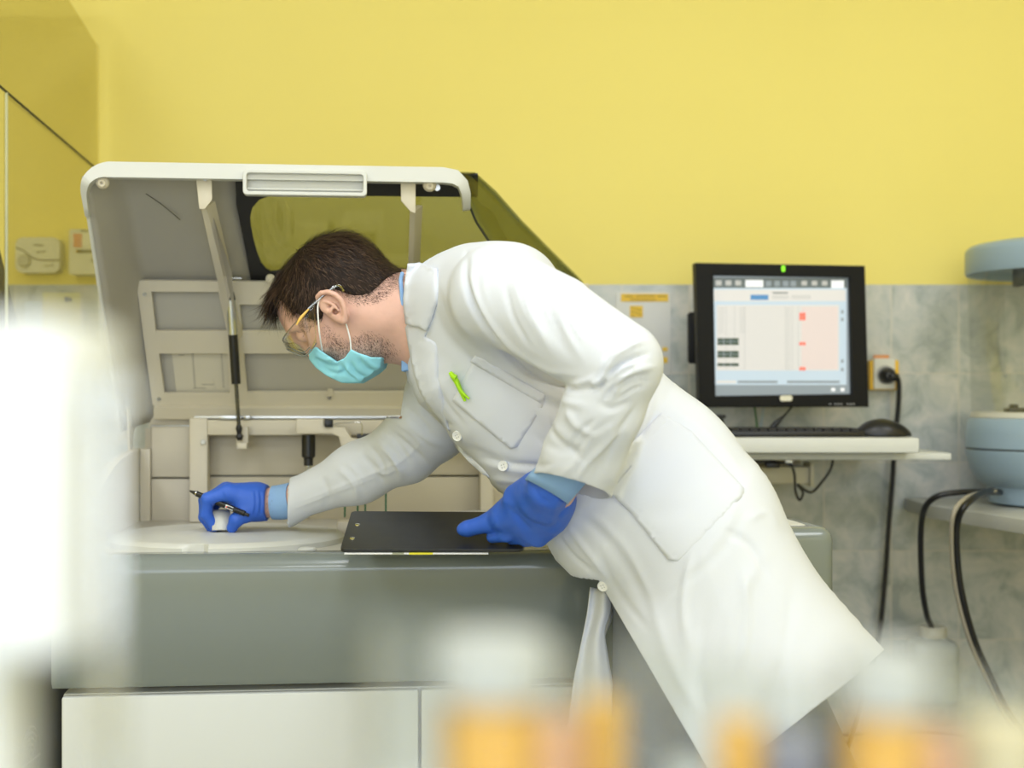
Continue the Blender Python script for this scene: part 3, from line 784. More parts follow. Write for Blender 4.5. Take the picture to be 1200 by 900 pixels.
# ================================================================ monitor desk
WT = mat('shelf_white', (.64, .65, .62), .4)
SZ = -.0825
t = thing('wall_desk', (.62, 3.05, CZ+SZ-.03), 'white wall mounted desk carrying monitor and keyboard', 'desk')
def wbox(name, x0, x1, y0, y1, z0, z1, m, parent, bevel=.003): return box(name, ((x0+x1)/2, (y0+y1)/2, CZ+(z0+z1)/2), (x1-x0, y1-y0, z1-z0), m, parent, bevel)
wbox('desktop', .22, .816, 2.85, 3.215, SZ-.030, SZ, WT, t)
wbox('pull_out_tray', .30, .905, 2.93, 3.17, SZ-.0475, SZ-.0335, WT, t, .002)
wbox('support_channel', .28, .640, 3.06, 3.12, SZ-.105, SZ-.068, mat('channel_cream', (.60, .56, .42), .5), t)
wbox('channel_end', .640, .648, 3.05, 3.13, SZ-.110, SZ-.060, mat('channel_cream', (.60, .56, .42), .5), t, .001)
wbox('support_bracket', .40, .63, 3.1, WY, SZ-.075, SZ-.05, CREAM_D, t)
wbox('support_bracket', .29, .32, 2.95, WY, SZ-.075, SZ-.05, CREAM_D, t)
# power adapter and its loose lead under the desk
t = thing('coiled_adapter_lead', P(905, 542, 3.0), 'thin black lead hanging in a loop under the white desk', 'cable')
tube('lead', [P(893, 533, 3.0), P(905, 541, 2.99), P(925, 544, 2.98), P(931, 556, 2.98), P(932, 575, 2.98), P(937, 586, 2.98), P(941, 577, 2.98), P(935, 568, 2.98), P(950, 577, 2.99), P(963, 565, 3.0), P(974, 548, 3.0), P(976, 531, 3.0)], .0028, BLACK, t, seg=10)
bm = bmesh.new(); add_box(bm, P(893, 537, 3.0), (.05, .03, .02), .004); add_box(bm, P(905, 545, 2.99), (.03, .02, .012), .003)
from_bm('connector_block', bm, BLACK, t, smooth=35)
lathe('clip', [(0, 0), (.008, 0), (.008, .014), (0, .014)], P(920, 540, 2.985), CHROME, t, axis=Vector((1, 0, 0)), seg=16)

# keyboard
t = thing('keyboard', (.60, 2.98, CZ+SZ), 'black keyboard lying on the white desk under the monitor', 'keyboard')
wbox('base', .33, .72, 2.90, 3.04, SZ+.0005, SZ+.012, BLACK, t, .003)
bm = bmesh.new()
for r in range(5):
    for c in range(20): add_box(bm, (.345+c*.0188, 2.92+r*.0255, CZ+SZ+.0145), (.016, .021, .007), .0012, seg=1)
tag(from_bm('keys', bm, BLACKM, t, smooth=35), kind='stuff')
# mouse
bm = bmesh.new(); bmesh.ops.create_uvsphere(bm, u_segments=32, v_segments=18, radius=1)
for v in bm.verts:
    x, y, z = v.co; v.co = Vector((x*.058+.0, y*.033, max(z, -.05)*.036*(1-.25*max(0, x))*(1.0 if z > 0 else .5)))
bmesh.ops.translate(bm, vec=(.765, 2.93, CZ+SZ+.002), verts=bm.verts[:])
ms = from_bm('computer_mouse', bm, BLACK, smooth=60); tag(ms, 'black computer mouse on the right end of the white desk', 'computer mouse')

# monitor on a wall arm
MD = 3.035; yaw = math.radians(-3.5)
mo = thing('monitor', P(917, 478, 3.05), 'black monitor with a results table on screen, over the desk', 'monitor')
mc = P(917, 392.5, MD); xm = Vector((math.cos(yaw+math.radians(7)), math.sin(yaw+math.radians(7)), 0)); 
fmM = frame(mc, xm, (0, 0, 1))         # local z points to the viewer
mW, mH = .372, .306
def mp(x, y, z=0): return fmM@Vector((x, y, z))
def mrect(x0, y0, x1, y1, z): return [mp(x0, y0, z), mp(x1, y0, z), mp(x1, y1, z), mp(x0, y1, z)]
# picture -> face of the monitor
def scr(px, py):
    n = fmM.to_3x3()@Vector((0, 0, 1)); o = Vector((0, 0, CZ)); d = Vector(((px-CX)/F, 1, (CY-py)/F)); a = mp(0, 0, .0)
    q = fmM.inverted()@(o+d*((a-o).dot(n)/d.dot(n))); return q.x, q.y
ob = [scr(815, 308), scr(1013.5, 311.5), scr(1018, 477), scr(820, 477.5)]
ib = [scr(836, 322.5), scr(995.5, 325), scr(998, 461.5), scr(838.5, 464)]
plate('bezel', ob, [ib], .016, mat('bezel_black', (.006, .006, .006), .5, spec=.2), fmM@Matrix.Translation((0, 0, -.008)), mo, .002)
bm = bmesh.new()
add_prism(bm, [mp(x, y, -.016) for x, y in ob], fmM.to_3x3()@Vector((0, 0, -.02)))
mx0 = sum(p[0] for p in ob)/4; my0 = sum(p[1] for p in ob)/4
add_prism(bm, [mp(mx0+(x-mx0)*.8, my0+(y-my0)*.75, -.036) for x, y in ob], fmM.to_3x3()@Vector((0, 0, -.022)))
from_bm('back_shell', bm, BLACKM, mo, smooth=35)
def em(name, c, s=1.0): return mat(name, tuple(q*.35 for q in c), .3, emit=(c, s))
SM = [em('screen_paper', (.72, .70, .66), .8), em('screen_blue_pale', (.55, .66, .74), .8), em('screen_bar_dark', (.14, .17, .17), .7), em('screen_blue', (.09, .27, .53), .8), em('screen_red', (.85, .16, .10), .9),
      em('screen_green_dark', (.06, .10, .07), .6), em('screen_line', (.50, .50, .47), .8), em('screen_pink', (.78, .66, .61), .8), em('screen_grey', (.30, .35, .38), .7), em('screen_white', (.85, .86, .86), .9)]
qs = []
def sq(x0, y0, x1, y1, k, lv=1):
    z = -.0125+.0002*lv
    qs.append(([mp(*scr(x0, y0), z), mp(*scr(x1, y0), z), mp(*scr(x1, y1), z), mp(*scr(x0, y1), z)], k))
sq(834, 321, 999, 466, 8, 0)
sq(836, 328, 994, 451, 1, 1)
sq(837, 325, 995, 337, 2, 2)
for x in (840, 851.5, 863): sq(x, 328, x+7, 334, 6, 3)
sq(875, 327.5, 896, 336, 9, 3)
for x in (899, 909, 919, 928): sq(x, 328.5, x+6.5, 335, 8, 3)
for x in (941, 953, 965): sq(x, 328.5, x+6.5, 334, 6, 3)
sq(976, 328, 991, 337, 9, 3)
sq(838, 339, 993, 352.5, 0, 2); sq(881, 345, 902, 351, 3, 3); sq(907, 342, 925, 343.5, 2, 3)
for x0, x1 in ((906, 926), (929, 952)):
    for y in (346, 348.5): sq(x0, y, x1, y+1, 6, 3)
sq(841, 357, 985, 434, 0, 2); sq(941, 359, 984, 433, 7, 3)
for k in range(22):
    y = 360+k*3.4; sq(842, y, 984, y+.35, 6, 4)
for x in (852, 862, 874, 922, 930, 937): sq(x, 358, x+.5, 433, 6, 5)
for k in range(9):
    y = 361+k*3.4; sq(868, y, 875, y+.8, 6, 5); sq(843, y, 850, y+.6, 6, 5)
for k in range(22): sq(923, 361+k*3.4, 928, 361.7+k*3.4, 6, 5)
for y0, y1 in ((396, 404), (411, 419), (425.5, 429)):
    sq(842, y0, 867, y1, 5, 6)
    for x in (849, 857): sq(x, y0, x+1, y1, 8, 7)
    if y1-y0 > 5: sq(842, (y0+y1)/2-.4, 867, (y0+y1)/2+.4, 8, 7)
for y0, y1 in ((366, 375), (400.5, 404.5), (430, 434)):
    sq(938.5, y0, 945.5, y1, 4, 6)
    sq(941.7, y0, 942.2, y1, 7, 7)
for y in (363, 372, 421, 431): sq(987.5, y, 990.5, y+4, 8, 3)
sq(866, 446, 913, 449, 8, 3); sq(924, 446, 986, 449, 8, 3); sq(841, 446, 864, 449, 0, 3)
sq(836, 452, 998, 464, 8, 1)
for x in (976, 987): sq(x, 454.5, x+4.5, 458.5, 9, 3)
strip_quads('screen', qs, SM, mo)
plate('badge', [scr(*p) for p in rrect(913.5, 463.5, 928, 470, 2.6)], [], .0015, mat('badge_silver', (.7, .7, .68), .3, .5), fmM@Matrix.Translation((0, 0, .0032)), mo)
plate('indicator_light', [scr(*p) for p in rrect(915.5, 311.5, 919.5, 318.5, 1.5)], [], .0015, mat('led_green', (.2, .7, .02), .4, emit=((.25, .9, .02), .8)), fmM@Matrix.Translation((0, 0, .0032)), mo)
bm = bmesh.new()
for x in (972.5, 978.5, 982, 985.5, 993, 996.5, 1000): add_box(bm, mp(*scr(x, 473.5), .0028), (.0035, .002, .003))
from_bm('buttons', bm, mat('button_grey', (.3, .3, .3), .5), mo)
# arm
c = mp(mx0, my0, -.05)
bm = bmesh.new(); add_box(bm, c+Vector((0, .03, 0)), (.11, .012, .11), .002); add_box(bm, c+Vector((0, .07, 0)), (.04, .08, .05), .004)
add_box(bm, Vector((c.x, 3.215, c.z)), (.08, .105, .12), .003)
from_bm('wall_arm', bm, BLACKM, mo, smooth=35)
pprism('side_grip', [(806.5, 368), (809, 365.5), (819, 366), (819, 426), (809, 426), (807, 423)], 3.08, .02, MATS['bezel_black'], mo, .001)
# cables under the monitor
for nm, pts, r, m in (('green monitor cable behind the keyboard', [P(884, 474, 3.08), P(886, 490, 3.1), P(888, 512, 3.1)], .0024, mat('cable_green', (.03, .14, .04), .4)),
                  ('pale blue monitor cable behind the keyboard', [P(896, 470, 3.08), P(893, 490, 3.1), P(890, 512, 3.1)], .0020, mat('cable_blue', (.35, .45, .5), .4)),
                  ('black monitor cable with a thick plug, under the screen', [P(930, 474, 3.05), P(921, 485, 3.06), P(908, 498, 3.06), P(900, 508, 3.06)], [.0022, .0022, .0025, .0062, .0062, .006], BLACK)):
    tag(tube('monitor_cable', pts, r, m, seg=10), nm, 'cable')
bm = bmesh.new(); add_box(bm, P(842, 488, 3.05), (.03, .02, .008), .003); add_box(bm, P(842, 500, 3.08), (.02, .03, .035), .003); tag(from_bm('desk_clamp', bm, BLACK, smooth=35), 'small dark clamp at the left end of the desk beside the coat', 'clamp')

# ================================================================ side bench with centrifuge
BZ = -.232
TBL = mat('bench_grey', (.50, .50, .45), .4)
e0 = Vector((.905, 3.10, 0)); e1 = Vector((1.03, 2.55, 0))
t = thing('side_bench', (1.6, 2.8, 0), 'grey topped side bench under the blue centrifuge at right edge', 'bench')
prism('bench_top', [Vector((p[0], p[1], CZ+BZ)) for p in ((.893, 3.05), (.965, 2.70), (1.11, 2.0), (2.2, 2.0), (2.2, 3.262), (.90, 3.262))], Vector((0, 0, -.028)), TBL, t, .002)
for x, y in ((1.42, 2.1), (2.1, 2.1), (1.42, 3.2), (2.1, 3.2)): box('leg', (x, y, (CZ+BZ-.03)/2), (.05, .05, CZ+BZ-.03), STEEL, t, .003)
CB = mat('centrifuge_blue', (.30, .40, .48), .38, coat=.1)
cc = Vector((1.19, 3.045, CZ+BZ))
t = thing('centrifuge', cc, 'steel blue round centrifuge with a clear guard under its raised top', 'centrifuge')
prof = [(0, .002), (.150, .002), (.162, .006), (.165, .030), (.166, .040), (.185, .052), (.200, .075), (.2095, .110), (.2100, .118), (.2085, .1195), (.2085, .1225), (.2105, .124), (.210, .155), (.205, .182), (.199, .187), (0, .187)]
lathe('bowl', prof, cc, CB, t, seg=72)
lathe('bowl_ring', [(.199, .187), (.200, .189), (.197, .199), (.190, .200), (0, .200)], cc, mat('ring_cream', (.62, .60, .50), .45), t, seg=72)
lathe('bowl_groove', [(.2087, .1193), (.2092, .1208), (.2087, .1227)], cc, DARK, t, seg=72)
GU = clear_mat('clear_guard', (.985, .988, .98), .0, .05, .10)
bm = bmesh.new(); rr_ = .203
gr = []
for k in range(49):
    a = math.radians(110+200*k/48); gr.append([bm.verts.new(cc+Vector((math.cos(a)*r, math.sin(a)*r, z))) for r, z in ((.197, .200), (.205, .505))])
for A, B in zip(gr, gr[1:]): bm.faces.new((A[0], B[0], B[1], A[1]))
gd = solidify(from_bm('clear_guard', bm, GU, t, smooth=40), .003, 0)
lathe('top_cover', [(0, .562), (.17, .562), (.200, .556), (.2095, .548), (.211, .54), (.211, .500), (.2085, .495), (.202, .497), (.198, .512), (0, .512)], cc, CB, t, seg=72)
bm = bmesh.new(); add_box(bm, cc+Vector((.03, -.01, .500)), (.20, .22, .03), .004); from_bm('under_plate', bm, mat('under_grey', (.28, .27, .22), .5), t, smooth=35)
box('under_frame', cc+Vector((-.085, -.02, .495)), (.012, .20, .045), BLACK, t, .002)
box('support_column', cc+Vector((.19, .06, .34)), (.05, .05, .34), CB, t, .004)
bm = bmesh.new(); add_box(bm, P(1193, 482, 2.98), (.05, .04, .014), .004); add_box(bm, P(1188, 477, 2.98), (.012, .03, .012), .003); from_bm('latch', bm, BLACK, t, smooth=35)
# two hoses of the centrifuge
for lab, pts, r, m in (
    ('black hose arching from the centrifuge into the white canister', [P(1172, 577, 2.98), P(1150, 576, 2.92), P(1125, 577, 2.90), P(1100, 581, 2.90), P(1085, 593, 2.93), P(1080, 612, 2.97), P(1079, 645, 3.0), P(1081, 690, 3.04), P(1086, 720, 3.08), P(1091, 733, 3.13), P(1092, 736, 3.148)], .0062, BLACK),
    ('black hose hanging over the bench edge to the floor at right', [P(1172, 577, 2.98), P(1160, 575, 2.88), P(1145, 581, 2.80), P(1130, 594, 2.76), P(1122, 612, 2.78), P(1121, 645, 2.8), P(1126, 690, 2.82), P(1140, 745, 2.85), P(1160, 792, 2.88), P(1185, 840, 2.9), P(1230, 900, 2.92), P(1290, 1010, 2.95)], .0068, BLACK),
    ('clear tube running beside the black hose over the bench edge', [P(1166, 575, 2.90), P(1150, 577, 2.84), P(1130, 585, 2.77), P(1117, 603, 2.75), P(1115, 640, 2.78), P(1120, 690, 2.82), P(1136, 750, 2.85), P(1158, 800, 2.88), P(1182, 848, 2.9), P(1226, 906, 2.92), P(1280, 1010, 2.95)], .0045, mat('clear_hose', (.55, .50, .40), .25, trans=.5))):
    tag(tube('hose', pts, r, m, seg=12), lab, 'hose')
# canister on a wall bracket
cp = P(1093, 820, 3.15)
t = thing('plastic_canister', cp, 'translucent white canister with a screw cap on the tiled wall', 'canister')
CAN = mat('canister_plastic', (.62, .65, .60), .35, trans=.25)
k_ = 1/F*3.15
sec = []
bm = bmesh.new(); rg = []
for z, w in ((0, .044), (.006, .05), (.03, .0505), (.08, .049), (.10, .05), (.122, .050), (.130, .044), (.134, .030), (.136, .026), (.139, .026)):
    rg.append([bm.verts.new(cp+Vector((x, y*.9, z))) for x, y in rrect(-w, -w, w, w, w*.45, 5)])
for A, B in zip(rg, rg[1:]):
    for k in range(len(A)): bm.faces.new((A[k], A[(k+1) % len(A)], B[(k+1) % len(A)], B[k]))
bm.faces.new(rg[0]); bm.faces.new(rg[-1])
from_bm('bottle', bm, CAN, t, smooth=50)
lathe('cap', [(0, .139), (.029, .139), (.030, .141), (.030, .158), (.027, .163), (0, .163)], cp, mat('cap_cream', (.60, .58, .48), .5), t, seg=36)
box('wall_bracket', (cp.x, 3.22, cp.z-.006), (.09, .11, .008), STEEL, t, .001)
# ================================================================ out of focus foreground: bench, tubes, white dispenser
t = thing('work_bench', (0, .2, 0), 'white work bench in the foreground below the test tubes', 'bench')
box('bench_top', (0, .18, .955), (1.8, .62, .03), WHITE, t, .004)
for x in (-.8, .8):
    for y in (-.06, .42): box('leg', (x, y, .47), (.04, .04, .94), STEEL, t, .002)
TZ = .9705
GL = clear_mat('tube_glass', (.93, .95, .95), .08, .1)
nt_ = GL.node_tree; out_ = next(n for n in nt_.nodes if n.type == 'OUTPUT_MATERIAL'); prev = out_.inputs[0].links[0].from_socket
df_ = nt_.nodes.new('ShaderNodeBsdfDiffuse'); df_.inputs[0].default_value = (.75, .78, .77, 1); mz_ = nt_.nodes.new('ShaderNodeMixShader'); mz_.inputs[0].default_value = .08
nt_.links.new(prev, mz_.inputs[1]); nt_.links.new(df_.outputs[0], mz_.inputs[2]); nt_.links.new(mz_.outputs[0], out_.inputs[0])
SER = {'amber': mat('serum_amber', (.88, .48, .02), .3), 'peach': mat('serum_peach', (.90, .50, .28), .35), 'pale': mat('serum_pale', (.72, .62, .38), .35), 'lilac': mat('serum_lilac', (.35, .36, .45), .35), 'clear': mat('serum_water', (.66, .70, .70), .3)}
LABW = mat('label_paper', (.85, .87, .86), .6); CAPW = mat('tube_cap_white', (.42, .44, .43), .5)
def test_tube(px, top, lev, D, kind, r, label, cap=True):
    """tube whose rim is at row top and its liquid level at row lev"""
    p = P(px, top, D); x, y, zt_ = p; zl = P(px, lev, D).z; z0 = TZ+.012
    t = thing('test_tube', (x, y, z0), label, 'test tube', 'test tubes in the foreground rack')
    sh = [(0, 0), (r*.5, .001), (r*.85, .004), (r, .010)]
    hh = zt_-z0
    lathe('glass', sh+[(r, hh-.012 if cap else hh)], (x, y, z0), GL, t, seg=24)
    q = r*.93
    lathe('liquid', [(0, .001), (q*.5, .002), (q*.85, .005), (q, .011), (q, zl-z0), (0, zl-z0+.0003)], (x, y, z0), SER[kind], t, seg=24)
    if cap: lathe('cap', [(0, hh-.014), (r*.9, hh-.014), (r*1.12, hh-.013), (r*1.15, hh-.003), (r*1.05, hh), (0, hh)], (x, y, z0), CAPW, t, seg=24)
    return x, y
S_ = [(480, 736, 925, .335, 'clear', .0100, 'uncapped test tube with a little clear liquid, leftmost of the front row'),
      (578, 746, 822, .325, 'amber', .0118, 'largest amber test tube with a white cap, left of the hanging coat flap'),
      (640, 756, 846, .335, 'peach', .0085, 'peach coloured test tube just left of the hanging coat flap'),
      (706, 800, 822, .345, 'amber', .0062, 'slim amber test tube in front of the hanging coat flap'),
      (752, 752, 935, .345, 'lilac', .0066, 'grey lilac test tube in front of the trouser leg'),
      (812, 770, 900, .345, 'clear', .0075, 'clear test tube in front of the coat, left of a slim amber one'),
      (866, 775, 845, .335, 'amber', .0056, 'slim amber test tube in front of the coat hem'),
      (928, 790, 865, .350, 'lilac', .0080, 'grey lilac test tube beneath the right corner of the coat'),
      (1036, 762, 838, .325, 'amber', .0095, 'amber test tube with a white cap below the power cable'),
      (1102, 790, 862, .340, 'peach', .0085, 'peach test tube under the white canister'),
      (1172, 790, 845, .335, 'pale', .0110, 'pale straw test tube at the right edge of the picture')]
ps = []
for i, a in enumerate(S_): ps.append(test_tube(a[0], a[1], a[2], a[3], a[4], a[5], a[6], i in (1, 8)))
t = thing('tube_rack', (0, .335, TZ), 'low white rack holding the row of test tubes', 'tube rack')
xs = [p[0] for p in ps]; cx_ = (min(xs)+max(xs))/2; wx = max(xs)-min(xs)+.05
box('base', (cx_, .336, TZ+.006), (wx, .05, .010), CAPW, t, .002)
box('end_plate', (cx_-wx/2, .336, TZ+.025), (.003, .05, .05), CAPW, t, .001); box('end_plate', (cx_+wx/2, .336, TZ+.025), (.003, .05, .05), CAPW, t, .001)
# blurred white dispenser head at the left edge
t = thing('white_dispenser', (-.125, .30, TZ), 'blurred white dispenser close to the camera at left edge', 'dispenser')
DW = mat('dispenser_white', (.74, .77, .80), .5)
a = P(-40, 775, .30); b = P(80, 372, .30)
bm = bmesh.new(); add_box(bm, ((a.x+b.x)/2, .322, (a.z+b.z)/2), (b.x-a.x, .044, b.z-a.z), .004, None, 3); from_bm('head', bm, DW, t, smooth=40)
a2 = P(-80, 780, .30)
box('column', (a.x-.006, .322, (TZ+b.z)/2), (.018, .03, b.z-TZ), DW, t, .002)
box('foot', (-.105, .322, TZ+.004), (.09, .07, .008), DW, t, .002)
c3 = P(127, 430, .31); c4 = P(127, 930, .31)
box('clear_guide', (c3.x, .31, (TZ+c3.z)/2+.004), (.0050, .006, c3.z-TZ-.008), clear_mat('guide_clear', (.88, .9, .88), 1.2, .2), t, .001)
box('guide_base', (c3.x-.02, .315, TZ+.004), (.06, .03, .008), DW, t, .001)
box('guide_arm', (c3.x-.003, .315, c3.z-.006), (.016, .008, .004), DW, t, .001)
# ================================================================ the man leaning over the analyzer
man = thing('person', (.33, 1.92, 0), 'man in white lab coat and blue gloves leaning over the analyzer with a clipboard', 'person')
SKIN = mat('skin', (.64, .385, .30), .55, sss=.08, bump=(260, .25, .0006), var=(30, .10))
GLOVE = mat('nitrile_glove', (.035, .125, .60), .45, bump=(160, .3, .0008), spec=.4)
COAT = mat('white_cotton', (.635, .662, .725), .85, bump=(420, .15, .0006))
SHIRT = mat('light_blue_cotton', (.25, .42, .70), .8, bump=(500, .15, .0005))
HAIRM = mat('brown_hair', (.020, .011, .007), .55, var=(60, .35), spec=.25)
HAIR2 = mat('brown_hair_lighter', (.075, .042, .024), .5, spec=.3)
TROU = mat('grey_blue_denim', (.12, .135, .165), .85, bump=(300, .3, .0008), var=(20, .08))
MASKM = mat('surgical_mask', (.27, .64, .76), .75, bump=(300, .15, .0005))
ELAS = mat('white_elastic', (.85, .85, .83), .7)
Yx = Vector((0, 1, 0))
YH = 2.08
def hp_(px, py, dy=0.0): return P(px, py, YH) + Vector((0, dy, 0))
k80 = YH/F                                        # metres per pixel at the head
fw = Vector((-.60, 0, -.80)); upv = Vector((-.80, 0, .60)); lat = Vector((0, 1, 0))
HC = P(388, 340, YH)
def H(f, u, r=0): return HC + fw*f + upv*u + lat*r     # head coordinates in metres
# ---- body: head, neck, trunk and arms as one continuous surface
xs = axis_pts([(-.50, -.40, .0028), (-.40, -.13, .0017), (-.13, .50, .009)])
ys = axis_pts([(1.70, 1.97, .008), (1.97, 2.18, .0019), (2.18, 2.38, .0045)])
zs = axis_pts([(.50, .96, .009), (.96, 1.13, .0035), (1.13, 1.42, .0018), (1.42, 1.46, .01)])
B = Field(xs, ys, zs)
ax3 = (fw, upv, lat)
B.ell(H(-.003, -.002), ax3, (.083, .069, .071))                               # cranium
B.ell(H(.030, .006), ax3, (.056, .054, .062), k=.02)                         # forehead and brow
B.ell(H(.046, -.050), ax3, (.040, .050, .052), k=.03)                        # middle of the face
B.ell(H(.044, -.086), ax3, (.031, .026, .036), k=.022)                       # chin
B.cone(H(-.004, -.066, .048), H(.054, -.092, .018), .015, .013, k=.03)       # jaw, both sides
B.cone(H(-.004, -.066, -.048), H(.054, -.092, -.018), .015, .013, k=.03)
B.ell(H(.058, -.040, .040), ax3, (.022, .016, .018), k=.02)                  # cheekbones
B.ell(H(.058, -.040, -.040), ax3, (.022, .016, .018), k=.02)
B.cone(H(.080, -.012), H(.091, -.046), .007, .0110, k=.014)                  # nose
B.ell(H(.088, -.052, .011), ax3, (.010, .008, .008), k=.008); B.ell(H(.088, -.052, -.011), ax3, (.010, .008, .008), k=.008)
B.cone(H(.076, .004, -.036), H(.085, .002, -.010), .007, .007, k=.014)       # brow ridge
B.cone(H(.076, .004, .036), H(.085, .002, .010), .007, .007, k=.014)
for sgn in (-1, 1):
    B.ell(H(.086, -.010, .031*sgn), ax3, (.014, .011, .014), k=.012, mode='cut')   # eye hollows
    B.ell(H(.073, -.011, .031*sgn), ax3, (.012, .0115, .012), k=.003)             # eyeballs under the lids
    B.cone(H(.078, -.070, .0), H(.072, -.071, .022*sgn), .0055, .0035, k=.007)       # lips
    B.cone(H(.077, -.078, .0), H(.071, -.077, .020*sgn), .0055, .0035, k=.007)
B.cone(P(425, 362, YH+.0), P(480, 371, YH+.005), .056, .058, k=.03)          # neck
B.cone(P(480, 371, YH+.005), P(535, 398, YH), .058, .075, k=.04)
B.cone(P(440, 392, YH), P(480, 392, YH), .032, .032, k=.02)                  # throat
B.cone(P(447, 380, YH-.038), P(500, 352, YH-.05), .012, .014, k=.025)        # neck muscle on the near side
# trunk, arms (under the clothes)
B.cone(P(560, 400, 2.07), P(700, 522, 2.04), .085, .085, k=.04, flat=((0, 1, 0), 1.15))
B.cone(P(700, 522, 2.04), P(765, 595, 2.02), .08, .055, k=.04, flat=((0, 1, 0), 1.15))
B.chain([P(588, 350, 1.92), P(722, 430, 1.77), P(652, 576, 1.885)], [.05, .036, .026], k=.03, kj=.01)
B.chain([P(548, 432, 2.2), P(470, 525, 2.22), P(345, 586, 2.305), P(308, 590, 2.312)], [.036, .032, .0245, .024], k=.03, kj=.01)
# ear on the near side, sculpted: plate, hollow, rolled rim, lobe, tragus
ey = -.0745
E = lambda px, py, d=0: P(px, py, YH)+Vector((0, ey+d, 0))
B.cone(E(394, 360), E(406, 371), .0155, .013, k=.006, flat=((0, 1, 0), .32))
B.cone(E(396, 362, .012), E(404, 372, .012), .012, .011, k=.008)
B.ell(E(399, 365.5, -.006), (Vector((.75, 0, -.66)), Vector((.66, 0, .75)), lat), (.0105, .0075, .0065), k=.004, mode='cut')
rim = [E(381, 358, .001), E(380.5, 352, -.003), E(385, 348, -.006), E(393, 347, -.008), E(401, 350, -.009), E(407.5, 356, -.009), E(411, 364, -.008), E(412, 372, -.006), E(411, 379, -.003)]
B.chain(rim, [.0030, .0034, .0036, .0037, .0038, .0038, .0037, .0040, .0045], k=.003, kj=0)
B.cone(E(409, 379, -.002), E(405, 377, 0), .0055, .004, k=.004)
B.chain([E(388, 357, -.004), E(394, 359, -.006), E(400, 362, -.006), E(404, 368, -.006)], [.0024]*4, k=.003, kj=0)     # inner fold
B.cone(E(395, 369, -.003), E(397, 366, -.005), .0042, .003, k=.003)
B.cone(E(400.5, 369, .004), E(400.5, 369, -.01), .0032, .0036, k=.002, mode='cut')
# far ear
B.ell(E(398, 364, .153), (Vector((.75, 0, -.66)), Vector((.66, 0, .75)), lat), (.030, .018, .007), k=.006)
me = B.mesh('body')
body = finish('body', me, SKIN, man, smooth=True)
bvh_head = BVHTree.FromObject(body, bpy.context.evaluated_depsgraph_get())
head_field = B

# ---- hair cap under strands
HL = smooth_poly([(316, 366), (322, 362), (330, 350), (339, 355), (353, 369), (366, 374), (376, 379), (384, 377), (386, 366), (380, 356), (384, 346), (396, 343), (408, 346), (420, 350), (434, 350), (446, 340), (455, 330), (466, 322), (480, 318), (480, 250), (380, 240), (300, 260), (290, 350)], 3)
hs_x = axis_pts([(-.40, -.13, .0022)]); hs_y = axis_pts([(1.98, 2.18, .0026)]); hs_z = axis_pts([(1.20, 1.42, .0022)])
Hf = Field(hs_x, hs_y, hs_z)
Hf.ell(H(-.003, -.001), ax3, (.0875, .0735, .0755)); Hf.ell(H(.030, .012), ax3, (.058, .056, .064), k=.02)
Hf.cone(P(425, 352, YH), P(470, 362, YH), .057, .056, k=.03)
Hf.cone(H(.058, .050, -.03), H(.058, .050, .03), .013, .013, k=.02)
GX = (Hf.x[:, None]/YH*F+CX)+0*Hf.z[None, :]; GZ = (CY-(Hf.z[None, :]-CZ)/YH*F)+0*Hf.x[:, None]
d2 = (poly_sdf(GX, GZ, HL)*k80).astype(np.float32)
Hf.f = np.maximum(Hf.f, d2[:, None, :])
hair = finish('hair', Hf.mesh('hair'), HAIRM, man, smooth=True)

def strands(name, verts_mesh, count, lenf, width, m, parent, dirf, keep, segs=4, lift=.004, seed=3):
    """many thin tapered ribbons growing out of a mesh, combed by dirf"""
    rg = np.random.default_rng(seed)
    ps = verts_mesh.polygons; nP = len(ps)
    cen = np.empty(nP*3); ps.foreach_get('center', cen); cen = cen.reshape(-1, 3)
    nor = np.empty(nP*3); ps.foreach_get('normal', nor); nor = nor.reshape(-1, 3)
    ar = np.empty(nP); ps.foreach_get('area', ar)
    ok = keep(cen, nor); ar = ar*ok; ids = rg.choice(nP, count, p=ar/ar.sum())
    V_, F_ = [], []; MI = []
    for i in ids:
        two = 1 if rg.random() < .38 else 0
        p = Vector(cen[i])+Vector(rg.normal(0, .0008, 3)); n = Vector(nor[i]); L = lenf(p, rg); d = dirf(p, rg)
        d = (d-n*d.dot(n)).normalized() if (d-n*d.dot(n)).length > .05 else d
        side = d.cross(n).normalized(); 
        q = Vector(rg.normal(0, .10, 3)); b = len(V_); wd = width*rg.uniform(.7, 1.2)
        pos = p-n*.001
        for s in range(segs+1):
            t = s/segs; w2 = wd*(1-t*.85)/2
            V_.append(pos-side*w2); V_.append(pos+side*w2)
            stp = (d+n*(lift/L*2.2*(1-t*1.3))+q*t).normalized()
            pos = pos+stp*(L/segs)
        for s in range(segs): F_.append((b+2*s, b+2*s+1, b+2*s+3, b+2*s+2)); MI.append(two)
    mm = bpy.data.meshes.new(name); mm.from_pydata([tuple(v) for v in V_], [], F_)
    o = finish(name, mm, m, parent, smooth=True)
    if m == HAIRM: mm.materials.append(HAIR2); mm.polygons.foreach_set('material_index', MI)
    return o
CROWN = H(-.018, .070)
def comb(p, rg):
    u = (p-HC).dot(upv); f = (p-HC).dot(fw); d = (p-CROWN)
    fr = max(0, min(1, (f+.03)/.08))
    v = d.normalized()*.55 + fw*(.9*fr) + upv*(-.55*(1-fr)) + Vector((.25*(1-fr), 0, -.25))
    w = Vector((math.sin(p.z*420+p.y*310), math.sin(p.x*380+p.z*270), math.sin(p.x*450-p.y*350)))
    return v + w*.26 + Vector(rg.normal(0, .15, 3))
